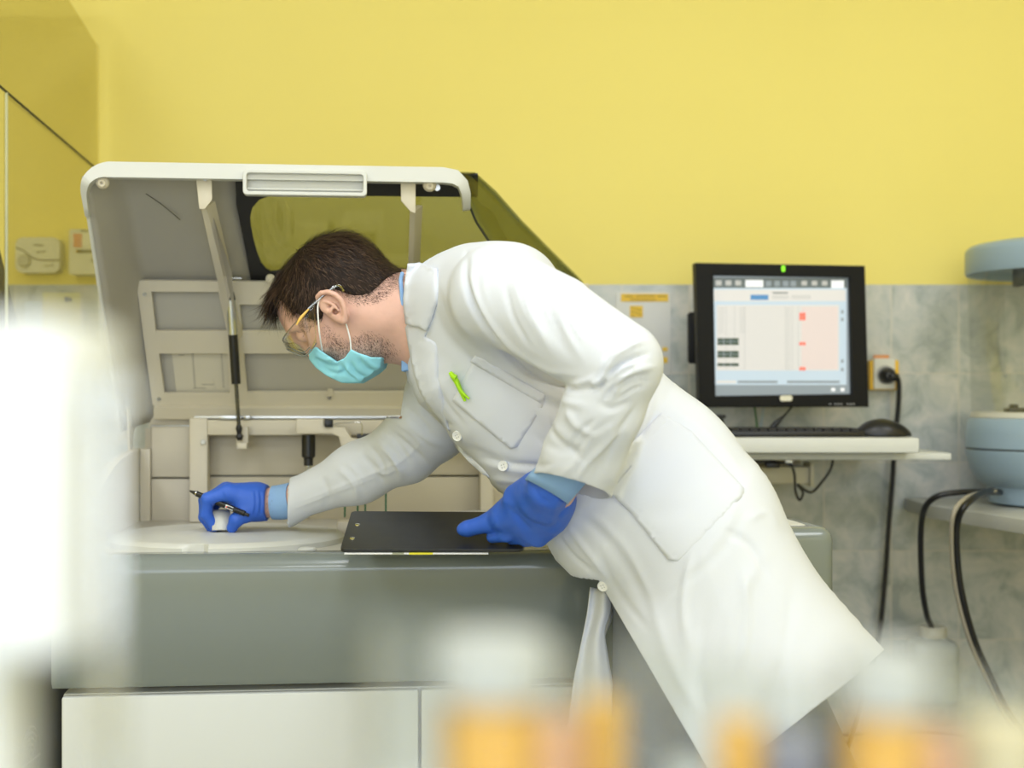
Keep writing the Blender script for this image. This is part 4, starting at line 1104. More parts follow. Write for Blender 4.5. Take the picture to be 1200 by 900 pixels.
def hlen(p, rg):
    u = (p-HC).dot(upv); f = (p-HC).dot(fw)
    top = max(0, min(1, (u+.01)/.06))
    return (.009+.017*top+(.010 if f > .05 and u > .02 else 0))*rg.uniform(.7, 1.25)
strands('hair_strands', hair.data, 11000, hlen, .0011, HAIRM, hair, comb, lambda c, n: np.ones(len(c)), lift=.004)
# fringe tuft sticking out over the forehead
def tuft(name, n, base, dirv, L, spread, parent=hair):
    rg = np.random.default_rng(5); V_, F_ = [], []
    for k in range(n):
        p = Vector(base[0]).lerp(Vector(base[1]), rg.random())+Vector((rg.normal(0, .004), rg.uniform(-.045, .045), rg.normal(0, .004)))
        d = (Vector(dirv)+Vector(rg.normal(0, spread, 3))).normalized(); l = L*rg.uniform(.6, 1.1); b = len(V_); s = d.cross(Vector((0, 1, 0)) if rg.random() < .5 else upv).normalized()
        for q in range(4):
            t = q/3; w = .0012*(1-t*.9)/2; pos = p+d*l*t+Vector((0, 0, -.25*l*t*t)); V_ += [tuple(pos-s*w), tuple(pos+s*w)]
        for q in range(3): F_.append((b+2*q, b+2*q+1, b+2*q+3, b+2*q+2))
    mm = bpy.data.meshes.new(name); mm.from_pydata(V_, [], F_); return finish(name, mm, HAIRM, parent, smooth=True)
tuft('fringe', 700, (P(333, 325, YH), P(338, 352, YH)), (-.55, 0, -.72), .030, .16)
# stubble and nape fuzz
BEARD = smooth_poly([(382, 382), (386, 386), (392, 391), (402, 399), (411, 397), (420, 392), (432, 390), (450, 398), (462, 408), (464, 416), (440, 424), (420, 430), (395, 430), (383, 418), (380, 402), (378, 390)], 3)
def in_poly(poly, soft=0):
    def f(c, n):
        px = c[:, 0]/c[:, 1]*F+CX; py = CY-(c[:, 2]-CZ)/c[:, 1]*F
        d = poly_sdf(px, py, poly); return np.clip(.5-d/9., 0, 1)*(n[:, 1] < .9)
    return f
STUB = mat('stubble', (.06, .03, .02), .6)
strands('beard_stubble', body.data, 8000, lambda p, r: .0035*r.uniform(.6, 1.2), .00042, STUB, body, lambda p, r: fw*.3-upv*.8+Vector(r.normal(0, .3, 3)), in_poly(BEARD), segs=2, lift=.0015)
FADE = [(404, 346), (434, 346), (446, 336), (455, 324), (466, 318), (474, 324), (464, 334), (453, 345), (438, 354), (420, 354), (410, 352)]
strands('nape_fuzz', body.data, 4200, lambda p, r: .0045*r.uniform(.6, 1.2), .00036, HAIRM, hair, lambda p, r: Vector((.8, 0, -.4))+Vector(r.normal(0, .25, 3)), in_poly(FADE), segs=2, lift=.001, seed=9)
EYEB = [(352, 384), (358, 379), (364, 383), (360, 390), (353, 391)]
strands('eyebrow', body.data, 260, lambda p, r: .007*r.uniform(.6, 1.2), .0006, HAIRM, body, lambda p, r: -fw*.6+Vector(r.normal(0, .25, 3)), in_poly(EYEB), segs=2, lift=.001, seed=4)

# ---- surgical mask
MK = [(367, 412), (377, 408), (383, 413), (391, 419), (400, 425), (409, 421), (417, 411), (425, 415), (440, 420), (452, 420), (449, 431), (441, 438), (423, 449), (404, 449), (387, 441), (375, 432), (367, 422)]
mx = axis_pts([(-.31, -.17, .0016)]); my = axis_pts([(1.99, 2.17, .0022)]); mz = axis_pts([(1.15, 1.24, .0016)])
Mf = Field(mx, my, mz)
Mf.ell(H(.080, -.066), ax3, (.046, .062, .050)); Mf.cone(H(.02, -.09, -.02), H(.02, -.09, .02), .052, .052, k=.03)
Mf.cone(H(.05, -.045, -.03), H(.05, -.045, .03), .040, .040, k=.02)
Mf.cone(H(.045, -.10, 0), H(.01, -.115, 0), .045, .04, k=.03)
GX = (Mf.x[:, None]/YH*F+CX)+0*Mf.z[None, :]; GZ = (CY-(Mf.z[None, :]-CZ)/YH*F)+0*Mf.x[:, None]
Mf.f = np.maximum(Mf.f, (poly_sdf(GX, GZ, MK)*k80).astype(np.float32)[:, None, :])
mm = Mf.mesh('face_mask')
def sculpt(me_, folds, face=-.05, Dref=None):
    """press folds into a mesh: (pixel polyline, width px, height m)"""
    n = len(me_.vertices); co_ = np.empty(n*3); me_.vertices.foreach_get('co', co_); co_ = co_.reshape(-1, 3)
    no = np.empty(n*3); me_.vertices.foreach_get('normal', no); no = no.reshape(-1, 3)
    px = co_[:, 0]/co_[:, 1]*F+CX; py = CY-(co_[:, 2]-CZ)/co_[:, 1]*F
    disp = np.zeros(n); vis = np.clip((face-no[:, 1])*4, 0, 1)
    for f in folds:
        pl, w, h = f[:3]; sel = f[3] if len(f) > 3 else None
        q = np.array([(v.x, v.y) for v in catmull([(a, b, 0) for a, b in pl], 6)])
        seg = np.linalg.norm(np.diff(q, axis=0), axis=1); cum = np.concatenate([[0], np.cumsum(seg)]); best = np.full(n, 1e9); tt = np.zeros(n)
        m = (px > q[:, 0].min()-4*w) & (px < q[:, 0].max()+4*w) & (py > q[:, 1].min()-4*w) & (py < q[:, 1].max()+4*w)
        for i in range(len(q)-1):
            a, b = q[i], q[i+1]; e = b-a; wx, wy = px[m]-a[0], py[m]-a[1]
            t = np.clip((wx*e[0]+wy*e[1])/(e@e+1e-9), 0, 1); d = np.hypot(wx-e[0]*t, wy-e[1]*t)
            bm_ = best[m]; tm = tt[m]; c = d < bm_; bm_[c] = d[c]; tm[c] = (cum[i]+seg[i]*t[c])/cum[-1]; best[m] = bm_; tt[m] = tm
        fade = np.minimum(1, np.minimum(tt, 1-tt)*4+.12)
        g = h*np.exp(-(best/w)**2)*fade
        if sel: g = g*sel(co_)
        disp += g
    disp *= vis
    co_ += no*disp[:, None]
    me_.vertices.foreach_set('co', co_.ravel()); me_.update()
sculpt(mm, [([(368, 420), (385, 429), (402, 430)], 3, -.003), ([(372, 427), (390, 437), (408, 436)], 3, -.003), ([(401, 428), (406, 437), (420, 446)], 2.5, -.0035), ([(411, 424), (416, 436), (430, 444)], 2.5, -.003),
            ([(419, 420), (430, 432), (442, 436)], 3, -.003), ([(404, 426), (411, 438), (424, 447)], 2.5, .003), ([(396, 427), (396, 436), (390, 441)], 3, .002), ([(369, 414), (378, 420), (390, 422)], 3, .002), ([(425, 417), (436, 428), (446, 431)], 3, .002)], face=.3)
mask = finish('face_mask', mm, MASKM, man, smooth=True)
tube('ear_loop', [P(383, 412, YH)+Vector((0, -.050, 0)), P(382.5, 395, YH)+Vector((0, -.0725, 0)), P(381.5, 378, YH)+Vector((0, -.0785, 0)), P(381, 362, YH)+Vector((0, -.0775, 0)), P(384, 351, YH)+Vector((0, -.078, 0))], .0011, ELAS, mask, seg=8)
tube('ear_loop', [P(410, 377, YH)+Vector((0, -.074, 0)), P(413, 386, YH)+Vector((0, -.068, 0)), P(416, 400, YH)+Vector((0, -.0625, 0)), P(416.5, 412, YH)+Vector((0, -.057, 0))], .0011, ELAS, mask, seg=8)

# ---- safety goggles: side shields, wrapped front, temple arms
GOG = clear_mat('goggle_plastic', (.985, .985, .975), .03, .04)
gl = []
prof = [(.0, -.079), (.3, -.079), (.62, -.076), (.85, -.066), (.97, -.045), (1.0, 0), (.97, .045), (.85, .066), (.62, .076), (.3, .079), (0, .079)]
bm = bmesh.new(); rows = []
for s, y in prof:
    tp = Vector((378, 358, 0)).lerp(Vector((336, 402, 0)), s); bt = Vector((378, 404, 0)).lerp(Vector((368, 421, 0)), min(1, s*1.0))
    # towards the front the lower edge follows the lower rim
    bt = Vector((379, 404, 0)).lerp(Vector((368, 421, 0)), min(1, s/.55)) if s < .55 else Vector((368, 421, 0)).lerp(Vector((340, 410, 0)), (s-.55)/.45)
    r = []
    for k in range(7):
        t = k/6; q = tp.lerp(bt, t); r.append(bm.verts.new(P(q.x, q.y, YH)+Vector((0, y*(1-.06*t), 0))))
    rows.append(r)
for a, b in zip(rows, rows[1:]):
    for k in range(6): bm.faces.new((a[k], a[k+1], b[k+1], b[k]))
edge_t = [r[0].co.copy() for r in rows]; edge_b = [r[-1].co.copy() for r in rows]
gog = solidify(from_bm('safety_goggles', bm, GOG, man, smooth=40), .0016, 0)
GR = clear_mat('goggle_rim', (.8, .8, .78), .3, .1)
tube('rim', edge_t, .0010, GR, gog, seg=8, n=2); tube('rim', edge_b, .0009, mat('rim_dark', (.16, .17, .15), .3), gog, seg=8, n=2)
eb2 = [v+Vector((-.002, 0, .005)) for v in edge_b[1:-1]]
tube('rim', eb2, .0006, mat('rim_dark', (.10, .11, .10), .3), gog, seg=8, n=2)
for y in (-.0795, .0795):
    tube('temple_arm', [P(370, 366, YH)+Vector((0, y, 0)), P(386, 352, YH)+Vector((0, y*1.0, 0)), P(400, 341, YH)+Vector((0, y*1.01, 0)), P(406, 340, YH)+Vector((0, y*.98, 0)), P(410, 346, YH)+Vector((0, y*.96, 0))], .0019, clear_mat('arm_clear', (.75, .75, .72), .5, .08), gog, seg=8, flat=(1, .6))
    tube('arm_hinge', [P(357, 384, YH)+Vector((0, y, 0)), P(362, 376, YH)+Vector((0, y, 0)), P(371, 366, YH)+Vector((0, y, 0))], [.001, .0022, .0012], mat('hinge_amber', (.80, .50, .12), .3), gog, seg=8)

# ================================================================ lab coat
CK = 1.98/F
def W2(pts): return [((x-CX)*CK, CZ+(CY-y)*CK) for x, y in pts]
TORSO = [(478, 315), (492, 309), (512, 299), (535, 289), (560, 286), (600, 290), (650, 314), (700, 345), (740, 388), (775, 428), (802, 452), (830, 475), (853, 500), (873, 527), (894, 551), (908, 575), (922, 612), (942, 650), (963, 682), (1000, 728), (1033, 764), (1085, 830), (1160, 960), (760, 1010), (716, 800), (704, 700), (693, 689), (677, 684), (664, 672), (654, 660), (640, 636), (620, 612), (602, 592), (580, 572), (560, 549), (543, 532), (533, 524), (520, 508), (500, 487), (486, 474), (478, 455), (472, 438), (470, 400), (470, 350)]
cx_ = axis_pts([(-.36, .68, .0034)]); cy_ = axis_pts([(1.66, 2.39, .0042)]); cz_ = axis_pts([(.52, 1.42, .0034)])
C_ = Field(cx_, cy_, cz_)
Xg = cx_[:, None]+0*cz_[None, :]; Zg = cz_[None, :]+0*cx_[:, None]
dT = poly_sdf(Xg, Zg, W2(smooth_poly(TORSO, 3))).astype(np.float32)
gx = Xg/CK+CX; gy = CY-(Zg-CZ)/CK                     # picture coordinates at the coat's depth
s_ax = ((gx-500)*.80+(gy-350)*.60)                    # distance along the back, in pixels
s_ = np.clip(s_ax/420, -.2, 1.6)
yc = np.interp(s_, [-.2, 0, .35, .7, 1.0, 1.6], [2.08, 2.08, 2.08, 2.06, 1.985, 1.945]).astype(np.float32)
Hh = np.interp(s_, [-.2, 0, .12, .35, .7, 1.0, 1.3, 1.6], [.07, .085, .125, .148, .138, .148, .165, .17]).astype(np.float32)
Wd = np.interp(s_, [-.2, 0, .12, .35, .7, 1.0, 1.6], [.07, .08, .12, .135, .13, .16, .17]).astype(np.float32)
ins = np.clip(-dT/Wd, 0, 1); hgt = Hh*(1-(1-ins)**2.3)**(1/2.3)
yv = cy_[None, :, None]
ft = np.abs(yv-yc[:, None, :])-hgt[:, None, :]
ft = np.where(dT[:, None, :] > 0, np.maximum(ft, dT[:, None, :]), ft*.72)
FT = ft.astype(np.float32)
C_.f = np.minimum(C_.f, ft).astype(np.float32); del ft
# shoulders
C_.cone(P(560, 350, 2.02), P(596, 350, 1.925), .080, .076, k=.05)
C_.cone(P(548, 372, 2.06), P(540, 428, 2.18), .075, .072, k=.05)
# near arm, bent
nA = [P(588, 346, 1.885), P(650, 376, 1.81), P(724, 426, 1.755)]
C_.chain(nA, [.0665, .0635, .0535], k=.020, kj=0)
nB = [P(724, 430, 1.755), P(706, 480, 1.77), P(685, 535, 1.810), P(664, 590, 1.862)]
A_ = Field(cx_, cy_, cz_)
A_.chain(nB, [.0525, .0490, .0505, .0545], k=0, kj=.01)
CP = P(668, 573, 1.850); CN = (P(620, 557, 1)-Vector((0, 0, CZ))).cross(P(717, 587.5, 1)-Vector((0, 0, CZ))).normalized(); CN = (CN if CN.z < 0 else -CN); CN = (CN+Vector((0, -.10, 0))).normalized()
sl, X_, Y_, Z_ = A_.sub((-.1, 1.7, .9), (.3, 2.0, 1.3))
A_.f[sl] = np.maximum(A_.f[sl], (X_-CP.x)*CN.x+(Y_-CP.y)*CN.y+(Z_-CP.z)*CN.z)
C_.comb((slice(None),)*3, A_.f, .007); del A_
# far arm, stretched out
fA = [P(545, 440, 2.17), P(505, 495, 2.20), P(474, 528, 2.22)]
C_.chain(fA, [.066, .060, .051], k=.022, kj=.01)
fB = [P(474, 528, 2.22), P(420, 555, 2.26), P(330, 593, 2.31), P(318, 598, 2.315)]
C_.chain(fB, [.051, .0435, .036, .035], k=.012, kj=.03)
# cuff planes: cut the sleeves off square
def cut_plane(Fd, p, n, lo, hi):
    sl, X, Y, Z = Fd.sub(lo, hi)
    d = (X-p.x)*n.x+(Y-p.y)*n.y+(Z-p.z)*n.z
    Fd.f[sl] = np.maximum(Fd.f[sl], d)
cm = C_.mesh('lab_coat')
arm_near = lambda c: (c[:, 1] < 1.93) & True
def _n(o, t):  # region weights
    return o
FINE = [([(700, 462), (712, 440), (730, 425), (752, 418)], 2.2, -.004), ([(706, 470), (722, 452), (745, 441), (762, 440)], 2.2, -.0045), ([(712, 446), (728, 432), (748, 424)], 2.2, .004), ([(722, 470), (742, 456), (758, 452)], 2.2, -.003), ([(700, 448), (708, 430), (720, 416)], 2.2, -.0035),
 ([(688, 458), (700, 455), (710, 445)], 2.5, -.004), ([(668, 452), (684, 448), (700, 440)], 3, .003), ([(748, 470), (722, 516), (704, 560)], 3, -.002), ([(770, 450), (755, 500), (728, 560)], 3, .002), ([(700, 490), (680, 506), (664, 530)], 3, -.003), ([(712, 520), (690, 540), (672, 570)], 3, .002),
 ([(590, 330), (600, 372), (622, 410)], 3, -.002), ([(612, 322), (620, 362), (642, 402)], 3, .002), ([(640, 328), (644, 366), (660, 400)], 3, -.002), ([(664, 340), (668, 372), (684, 402)], 3, .002),
 ([(505, 440), (520, 470), (545, 500)], 3, -.002), ([(560, 535), (600, 545), (650, 545)], 3, -.003), ([(575, 560), (610, 566), (630, 580)], 3, .002), ([(660, 475), (676, 500), (700, 512)], 4, .003), ([(640, 485), (655, 515), (684, 540)], 3.5, -.003),
 ([(478, 478), (494, 492), (506, 510)], 2.5, -.003), ([(462, 492), (484, 508), (500, 528)], 2.5, .003), ([(448, 505), (466, 520), (482, 544)], 2.5, -.003), ([(452, 524), (466, 545), (470, 566)], 2.5, .0025), ([(430, 520), (446, 540), (452, 560)], 2.5, -.0025), ([(436, 552), (450, 556), (468, 548)], 2.5, .002), ([(404, 540), (420, 556), (428, 575)], 2.5, .002),
 ([(345, 598), (400, 575), (450, 556)], 2, .0016), ([(700, 640), (720, 690), (760, 740)], 4, -.002), ([(810, 640), (800, 700), (806, 760)], 6, .003), ([(870, 660), (876, 720), (868, 790)], 6, .003), ([(850, 620), (880, 640), (900, 680)], 5, -.003)]
FOLDS = [
 # elbow crease bundle
 ([(712, 452), (722, 432), (740, 420), (762, 414)], 5, -.0045), ([(716, 466), (728, 444), (748, 433), (768, 430)], 5, .005), ([(708, 440), (718, 420), (742, 404), (757, 401)], 5, .005),
 ([(724, 458), (742, 448), (764, 446)], 5, -.003), ([(706, 424), (716, 408), (736, 394)], 5, -.004), ([(700, 470), (716, 478), (740, 470)], 6, -.003),
 ([(690, 452), (703, 447), (712, 438)], 6, .004), ([(760, 470), (735, 520), (715, 570)], 8, .004), ([(740, 480), (712, 530), (690, 572)], 8, -.004), ([(700, 500), (676, 540), (652, 562)], 9, .004),
 ([(722, 490), (690, 510), (668, 540)], 7, -.0035), ([(735, 500), (700, 530), (672, 566)], 6, .003),
 # upper arm drapes
 ([(600, 310), (612, 360), (650, 420)], 9, .0035), ([(628, 320), (636, 368), (668, 420)], 8, -.003), ([(655, 330), (660, 380), (684, 425)], 8, .003), ([(690, 350), (700, 380), (716, 405)], 8, -.0025),
 ([(572, 296), (566, 340), (585, 390)], 8, .002),
 # armhole seam
 ([(548, 296), (545, 330), (560, 372), (590, 412), (625, 440), (670, 455), (704, 452)], 5, -.008), ([(556, 300), (554, 332), (570, 372), (600, 410), (640, 434), (680, 440)], 6, .004), ([(600, 425), (640, 462), (690, 478)], 7, .004),
 # body
 ([(505, 350), (530, 400), (580, 440), (640, 470), (690, 490)], 12, -.005), ([(520, 330), (538, 376), (560, 400)], 8, .004), ([(600, 450), (650, 500), (690, 530)], 12, .004), ([(540, 520), (590, 540), (640, 548)], 8, -.004), ([(560, 540), (620, 552), (660, 545)], 8, .003),
 ([(620, 505), (650, 525), (690, 530)], 9, -.003), ([(660, 600), (700, 620), (740, 680), (760, 720)], 10, -.004), ([(690, 600), (730, 640), (760, 700)], 9, .003),
 ([(700, 560), (760, 600), (820, 590)], 10, -.003), ([(790, 500), (830, 540), (880, 600)], 9, -.003), ([(770, 470), (830, 510), (880, 560)], 8, .003), ([(880, 580), (850, 640), (780, 700)], 10, -.003),
 ([(900, 640), (860, 720), (850, 800)], 14, .004), ([(830, 700), (820, 780), (830, 860)], 14, -.004), ([(930, 680), (920, 760), (900, 840)], 12, -.003), ([(760, 700), (790, 780), (830, 850)], 12, .004), ([(875, 610), (900, 600), (915, 620)], 8, .003),
 ([(650, 620), (672, 650), (700, 676)], 5, -.003), ([(664, 612), (690, 648), (712, 680)], 5, .003),
 # far sleeve
 ([(492, 474), (510, 492), (530, 500)], 5, -.004), ([(470, 490), (496, 510), (520, 524)], 6, .004), ([(455, 503), (480, 524), (500, 542)], 6, -.004), ([(440, 515), (462, 540), (478, 560)], 6, .004), ([(420, 530), (440, 552), (452, 574)], 6, -.003), ([(392, 546), (414, 566), (420, 588)], 6, .003),
 ([(350, 590), (410, 566), (470, 540), (500, 512)], 4, .002), ([(375, 556), (384, 580), (380, 600)], 6, -.002)]
FOLDS = [(f[0], f[1]*.62, f[2]*(.62 if f[1] >= 7 else 1.0)) for f in FOLDS]
FOLDS += FINE
sculpt(cm, FOLDS)
# gentle cloth unevenness
n_ = len(cm.vertices); cc_ = np.empty(n_*3); cm.vertices.foreach_get('co', cc_); cc_ = cc_.reshape(-1, 3); nn_ = np.empty(n_*3); cm.vertices.foreach_get('normal', nn_); nn_ = nn_.reshape(-1, 3)
wv = np.zeros(n_)
for k in range(14):
    fr = RNG.normal(0, 1, 3); fr *= RNG.uniform(14, 44)/np.linalg.norm(fr); wv += np.sin(cc_@fr+RNG.uniform(0, 6.3))*.6/np.linalg.norm(fr)*.03
cc_ += nn_*wv[:, None]; cm.vertices.foreach_set('co', cc_.ravel()); cm.update()
# --- cut the openings (hem, front edge, collar, cuffs)
def trunk(c):
    i = min(max(int(np.searchsorted(cx_, c.x)), 0), len(cx_)-1); j = min(int(np.searchsorted(cy_, c.y)), len(cy_)-1); k = min(int(np.searchsorted(cz_, c.z)), len(cz_)-1)
    return FT[i, j, k]
bm = bmesh.new(); bm.from_mesh(cm)
def slice_(p, n, test, also=True):
    """delete what lies beyond the plane, within the region given by test"""
    vs = [v for v in bm.verts if test(v.co)]
    s = set(vs); gf = [f for f in bm.faces if all(v in s for v in f.verts)]; ge = list({e for f in gf for e in f.edges})
    r = bmesh.ops.bisect_plane(bm, geom=vs+ge+gf, plane_co=p, plane_no=n)
    dl = [v for v in bm.verts if test(v.co) and (v.co-p).dot(n) > 1e-6]
    bmesh.ops.delete(bm, geom=dl, context='VERTS')
def view_plane(a, b, inside):
    """plane seen edge-on through two picture points; normal points away from the inside point"""
    o = Vector((0, 0, CZ)); n = (P(*a, 1)-o).cross(P(*b, 1)-o).normalized()
    if n.dot(P(*inside, 1)-o) > 0: n = -n
    return o, n
hem = [(1033, 764), (985, 806), (905, 868), (860, 897), (800, 925)]
low = lambda c: c.z < 1.05 and c.x > .05
for a, b in zip(hem, hem[1:]): slice_(*view_plane(a, b, (800, 650)), low)
slice_(*view_plane((705, 686), (836, 912), (850, 700)), lambda c: c.z < CZ-.252)
fdir = (fB[2]-fB[1]).normalized()
slice_(P(329, 592, 2.31), Vector((-.93, .12, -.30)).normalized(), lambda c: c.x < -.2 and c.z < 1.08)
ndir = (nB[3]-nB[2]).normalized()
slice_(CP-CN*.004, CN, lambda c: (c-nB[2]).cross(ndir).length < .068 and trunk(c) > .0035 and -.03 < (c-CP).dot(CN) < .010 and c.y < 1.95)
slice_(P(476, 370, 2.07), Vector((-1, 0, .10)).normalized(), lambda c: c.x < -.10 and c.z > 1.12)
loose = [v for v in bm.verts if not v.link_faces]; bmesh.ops.delete(bm, geom=loose, context='VERTS')
me2 = bpy.data.meshes.new('lab_coat'); bm.to_mesh(me2); bm.free()
coat = finish('lab_coat', me2, COAT, man, smooth=True)
solidify(coat, .0035, -1)
coat.data.polygons.foreach_set('use_smooth', [True]*len(coat.data.polygons))
dg = bpy.context.evaluated_depsgraph_get(); cbv = BVHTree.FromObject(coat, dg)

def patch(name, pix, m, parent, off=.002, th=.002, step=5, smooth_pix=0, bulge=0):
    """a piece of cloth lying on the coat, outlined from the viewer's side"""
    poly = smooth_poly(pix, smooth_pix) if smooth_pix else pix
    x0, x1 = min(p[0] for p in poly), max(p[0] for p in poly); y0, y1 = min(p[1] for p in poly), max(p[1] for p in poly)
    pts = [];
    for i, (a, b) in enumerate(zip(poly, poly[1:]+poly[:1])):
        n = max(1, int(math.hypot(b[0]-a[0], b[1]-a[1])/step))
        pts += [Vector((a[0]+(b[0]-a[0])*k/n, a[1]+(b[1]-a[1])*k/n)) for k in range(n)]
    m0 = len(pts); edges = [(i, (i+1) % m0) for i in range(m0)]
    gx_ = np.arange(x0, x1, step); gy_ = np.arange(y0, y1, step)
    XX, YY = np.meshgrid(gx_, gy_); dd = poly_sdf(XX, YY, poly)
    inner = [Vector((float(a), float(b))) for a, b, d in zip(XX.ravel(), YY.ravel(), dd.ravel()) if d < -step*.5]
    vs, es, fs, *_ = delaunay_2d_cdt(pts+inner, edges, [], 1, 1e-4)
    o = Vector((0, 0, CZ)); D_ = []
    for v in vs:
        d = Vector(((v.x-CX)/F, 1, (CY-v.y)/F)); h = cbv.ray_cast(o+d*1.4, d.normalized()); D_.append(h[0].y if h[0] else None)
    good = [(v, d) for v, d in zip(vs, D_) if d]
    D_ = [d if d else min(good, key=lambda g: (g[0]-v).length)[1] for v, d in zip(vs, D_)]
    hit = [g[0] for g in good]; gd_ = [g[1] for g in good]
    ga = np.array([(v.x, v.y) for v in hit]); gz_ = np.array(gd_)
    raw = []
    for v, d in zip(vs, D_):
        w = 1/(np.hypot(ga[:, 0]-v.x, ga[:, 1]-v.y)+2.0)**3; raw.append(float((w*gz_).sum()/w.sum()))
    D_ = raw
    nb = [set() for _ in vs]
    for f in fs:
        for i_ in f: nb[i_].update(f)
    for _ in range(2): D_ = [sum(D_[j_] for j_ in n_)/len(n_) if n_ else D_[q_] for q_, n_ in enumerate(nb)]
    me_ = bpy.data.meshes.new(name)
    dpoly = poly_sdf(np.array([v.x for v in vs]), np.array([v.y for v in vs]), poly)
    me_.from_pydata([tuple(P(v.x, v.y, d-off-bulge*min(1, -dp/12))) for v, d, dp in zip(vs, D_, dpoly)], [], [list(f) for f in fs])
    ob_ = finish(name, me_, m, parent, smooth=True)
    return solidify(ob_, th, 0)
# collar and lapel
patch('collar', [(478, 309), (490, 309), (511, 316), (513, 330), (514, 350), (509, 370), (504, 384), (498, 394), (512, 402), (514, 412), (514, 440), (521, 475), (527, 505), (516, 494), (502, 476), (492, 458), (485, 436), (480, 410), (475, 380), (473, 350), (475, 325)], COAT, coat, .003, .003, 4, 0, .002)
patch('collar', [(479, 309), (492, 308), (512, 315), (514, 334), (513, 352), (507, 372), (500, 388), (492, 384), (476, 380), (473, 350), (475, 325)], COAT, coat, .008, .003, 4, 0, .002)
patch('front_placket', [(524, 505), (532, 510), (545, 530), (566, 545), (575, 560), (566, 556), (548, 540), (534, 524)], COAT, coat, .0015, .0015, 4)
patch('chest_pocket', [(558, 416), (638, 464), (636, 476), (606, 524), (598, 526), (530, 470)], COAT, coat, .0008, .0010, 5, 0, .001)
patch('pocket_hem', [(558, 415), (639, 463), (634, 473), (551, 424)], COAT, coat, .0026, .0008, 4)
patch('side_pocket', [(775, 484), (810, 505), (872, 572), (872, 580), (797, 658), (783, 656), (742, 604), (700, 563), (712, 548)], COAT, coat, .0008, .0012, 5, 0, .0015)
patch('pocket_hem', [(775, 483), (786, 490), (724, 566), (712, 556)], COAT, coat, .003, .0008, 4)
BTN = mat('white_button', (.80, .80, .77), .35)
def button(px, py):
    o = Vector((0, 0, CZ)); d = Vector(((px-CX)/F, 1, (CY-py)/F)); h = cbv.ray_cast(o+d*1.4, d.normalized())
    c, n = (h[0], h[1]) if h[0] else (P(px, py, 2.0), Vector((0, -1, 0)))
    if n.y > 0: n = -n
    n = (n+Vector((0, -1.2, 0))).normalized(); c = c-Vector((0, .004, 0))
    b = lathe('button', [(0, -.004), (.0072, -.004), (.0076, .0012), (.0070, .0022), (.0052, .0014), (0, .0012)], c+n*.001, BTN, coat, axis=n, seg=28)
    q = Vector((0, 0, 1)).rotation_difference(n)
    bm = bmesh.new()
    for a, e in ((1, 1), (1, -1), (-1, 1), (-1, -1)): add_lathe(bm, [(0, .0016), (.0009, .0016), (.0009, .0010)], c+n*.001+q@Vector((a*.0018, e*.0018, 0)), n, 8)
    from_bm('thread_holes', bm, mat('thread', (.45, .45, .42), .6), b)
for x, y in ((536.5, 510.5), (590, 546), (645, 617), (706.5, 686)): button(x, y)
# hanging front flap on the far side
fl = bmesh.new(); rows = []
Lf = [(692, 688, 2.02), (688, 720, 2.02), (680, 760, 2.02), (672, 800, 2.02), (667, 840, 2.02), (664, 872, 2.01), (690, 896, 2.0)]
Rf = [(716, 694, 2.0), (716, 716, 2.0), (709, 740, 1.99), (713, 772, 1.99), (720, 820, 1.99), (712, 850, 1.99), (697, 895, 1.99)]
for (ax_, ay_, ad), (bx_, by_, bd) in zip(Lf, Rf):
    r = []
    for k in range(13):
        t = k/12; w = math.sin(t*math.pi*2.3)*.008
        r.append((ax_+(bx_-ax_)*t, ay_+(by_-ay_)*t, ad+(bd-ad)*t+w))
    rows.append(r)
dense = []
for c in range(13): dense.append(catmull([Vector(P(*rows[i][c])) for i in range(len(rows))], 5))
g = [[fl.verts.new(dense[c][i]) for c in range(13)] for i in range(len(dense[0]))]
for a, b in zip(g, g[1:]):
    for k in range(12): fl.faces.new((a[k], a[k+1], b[k+1], b[k]))
solidify(from_bm('hanging_front_flap', fl, COAT, coat, smooth=True), .002, 0)
fl = bmesh.new(); rows = []
Lf = [(700, 696, 2.03), (704, 716, 2.05), (706, 740, 2.06)]; Rf = [(722, 706, 2.03), (716, 730, 2.05), (707, 750, 2.06)]
g = [[fl.verts.new(P(*(a[i]+(b[i]-a[i])*k/6 for i in range(3)))) for k in range(7)] for a, b in zip(Lf, Rf)]
for a, b in zip(g, g[1:]):
    for k in range(6): fl.faces.new((a[k], a[k+1], b[k+1], b[k]))
solidify(from_bm('flap_lining', fl, COAT, coat, smooth=True), .002, 0)

# ---- shirt: collar stand, cuffs, chest
sh = tube('shirt', [P(480, 374, YH), P(505, 383, YH), P(560, 410, 2.07), P(640, 470, 2.06), P(730, 550, 2.05)], [.058, .064, .083, .084, .05], SHIRT, man, seg=40, n=4)
patchy = prism('shirt_collar', [P(x, y, YH-.03) for x, y in ((470, 418), (482, 416), (486, 430), (486, 436), (478, 434), (470, 436))], Vector((0, .05, 0)), SHIRT, sh, .003)
tube('shirt_collar', [P(473.5, 323, YH)+Vector((0, -.035, 0)), P(473, 328, YH)+Vector((0, -.052, -.004)), P(474, 340, YH)+Vector((0, -.060, 0)), P(477, 372, YH)+Vector((0, -.063, 0)), P(482, 405, YH)+Vector((0, -.052, 0)), P(482, 420, YH)+Vector((0, -.03, 0))], .003, SHIRT, sh, seg=8)
prism('collar_tie', [P(x, y, YH-.02) for x, y in ((478, 432), (484, 428), (489, 446), (486, 450))], Vector((0, .02, 0)), mat('navy_tie', (.01, .015, .09), .7), sh, .001)  # dark blue stripe of the tie beside the shirt collar
cA = (P(313, 598, 2.315)-P(345, 584, 2.305)).normalized()
cuffF = tube('shirt_cuff', [P(344, 586, 2.305), P(330, 588.5, 2.31), P(320, 589, 2.312)], [.029, .0285, .0275], SHIRT, sh, seg=36, n=2)
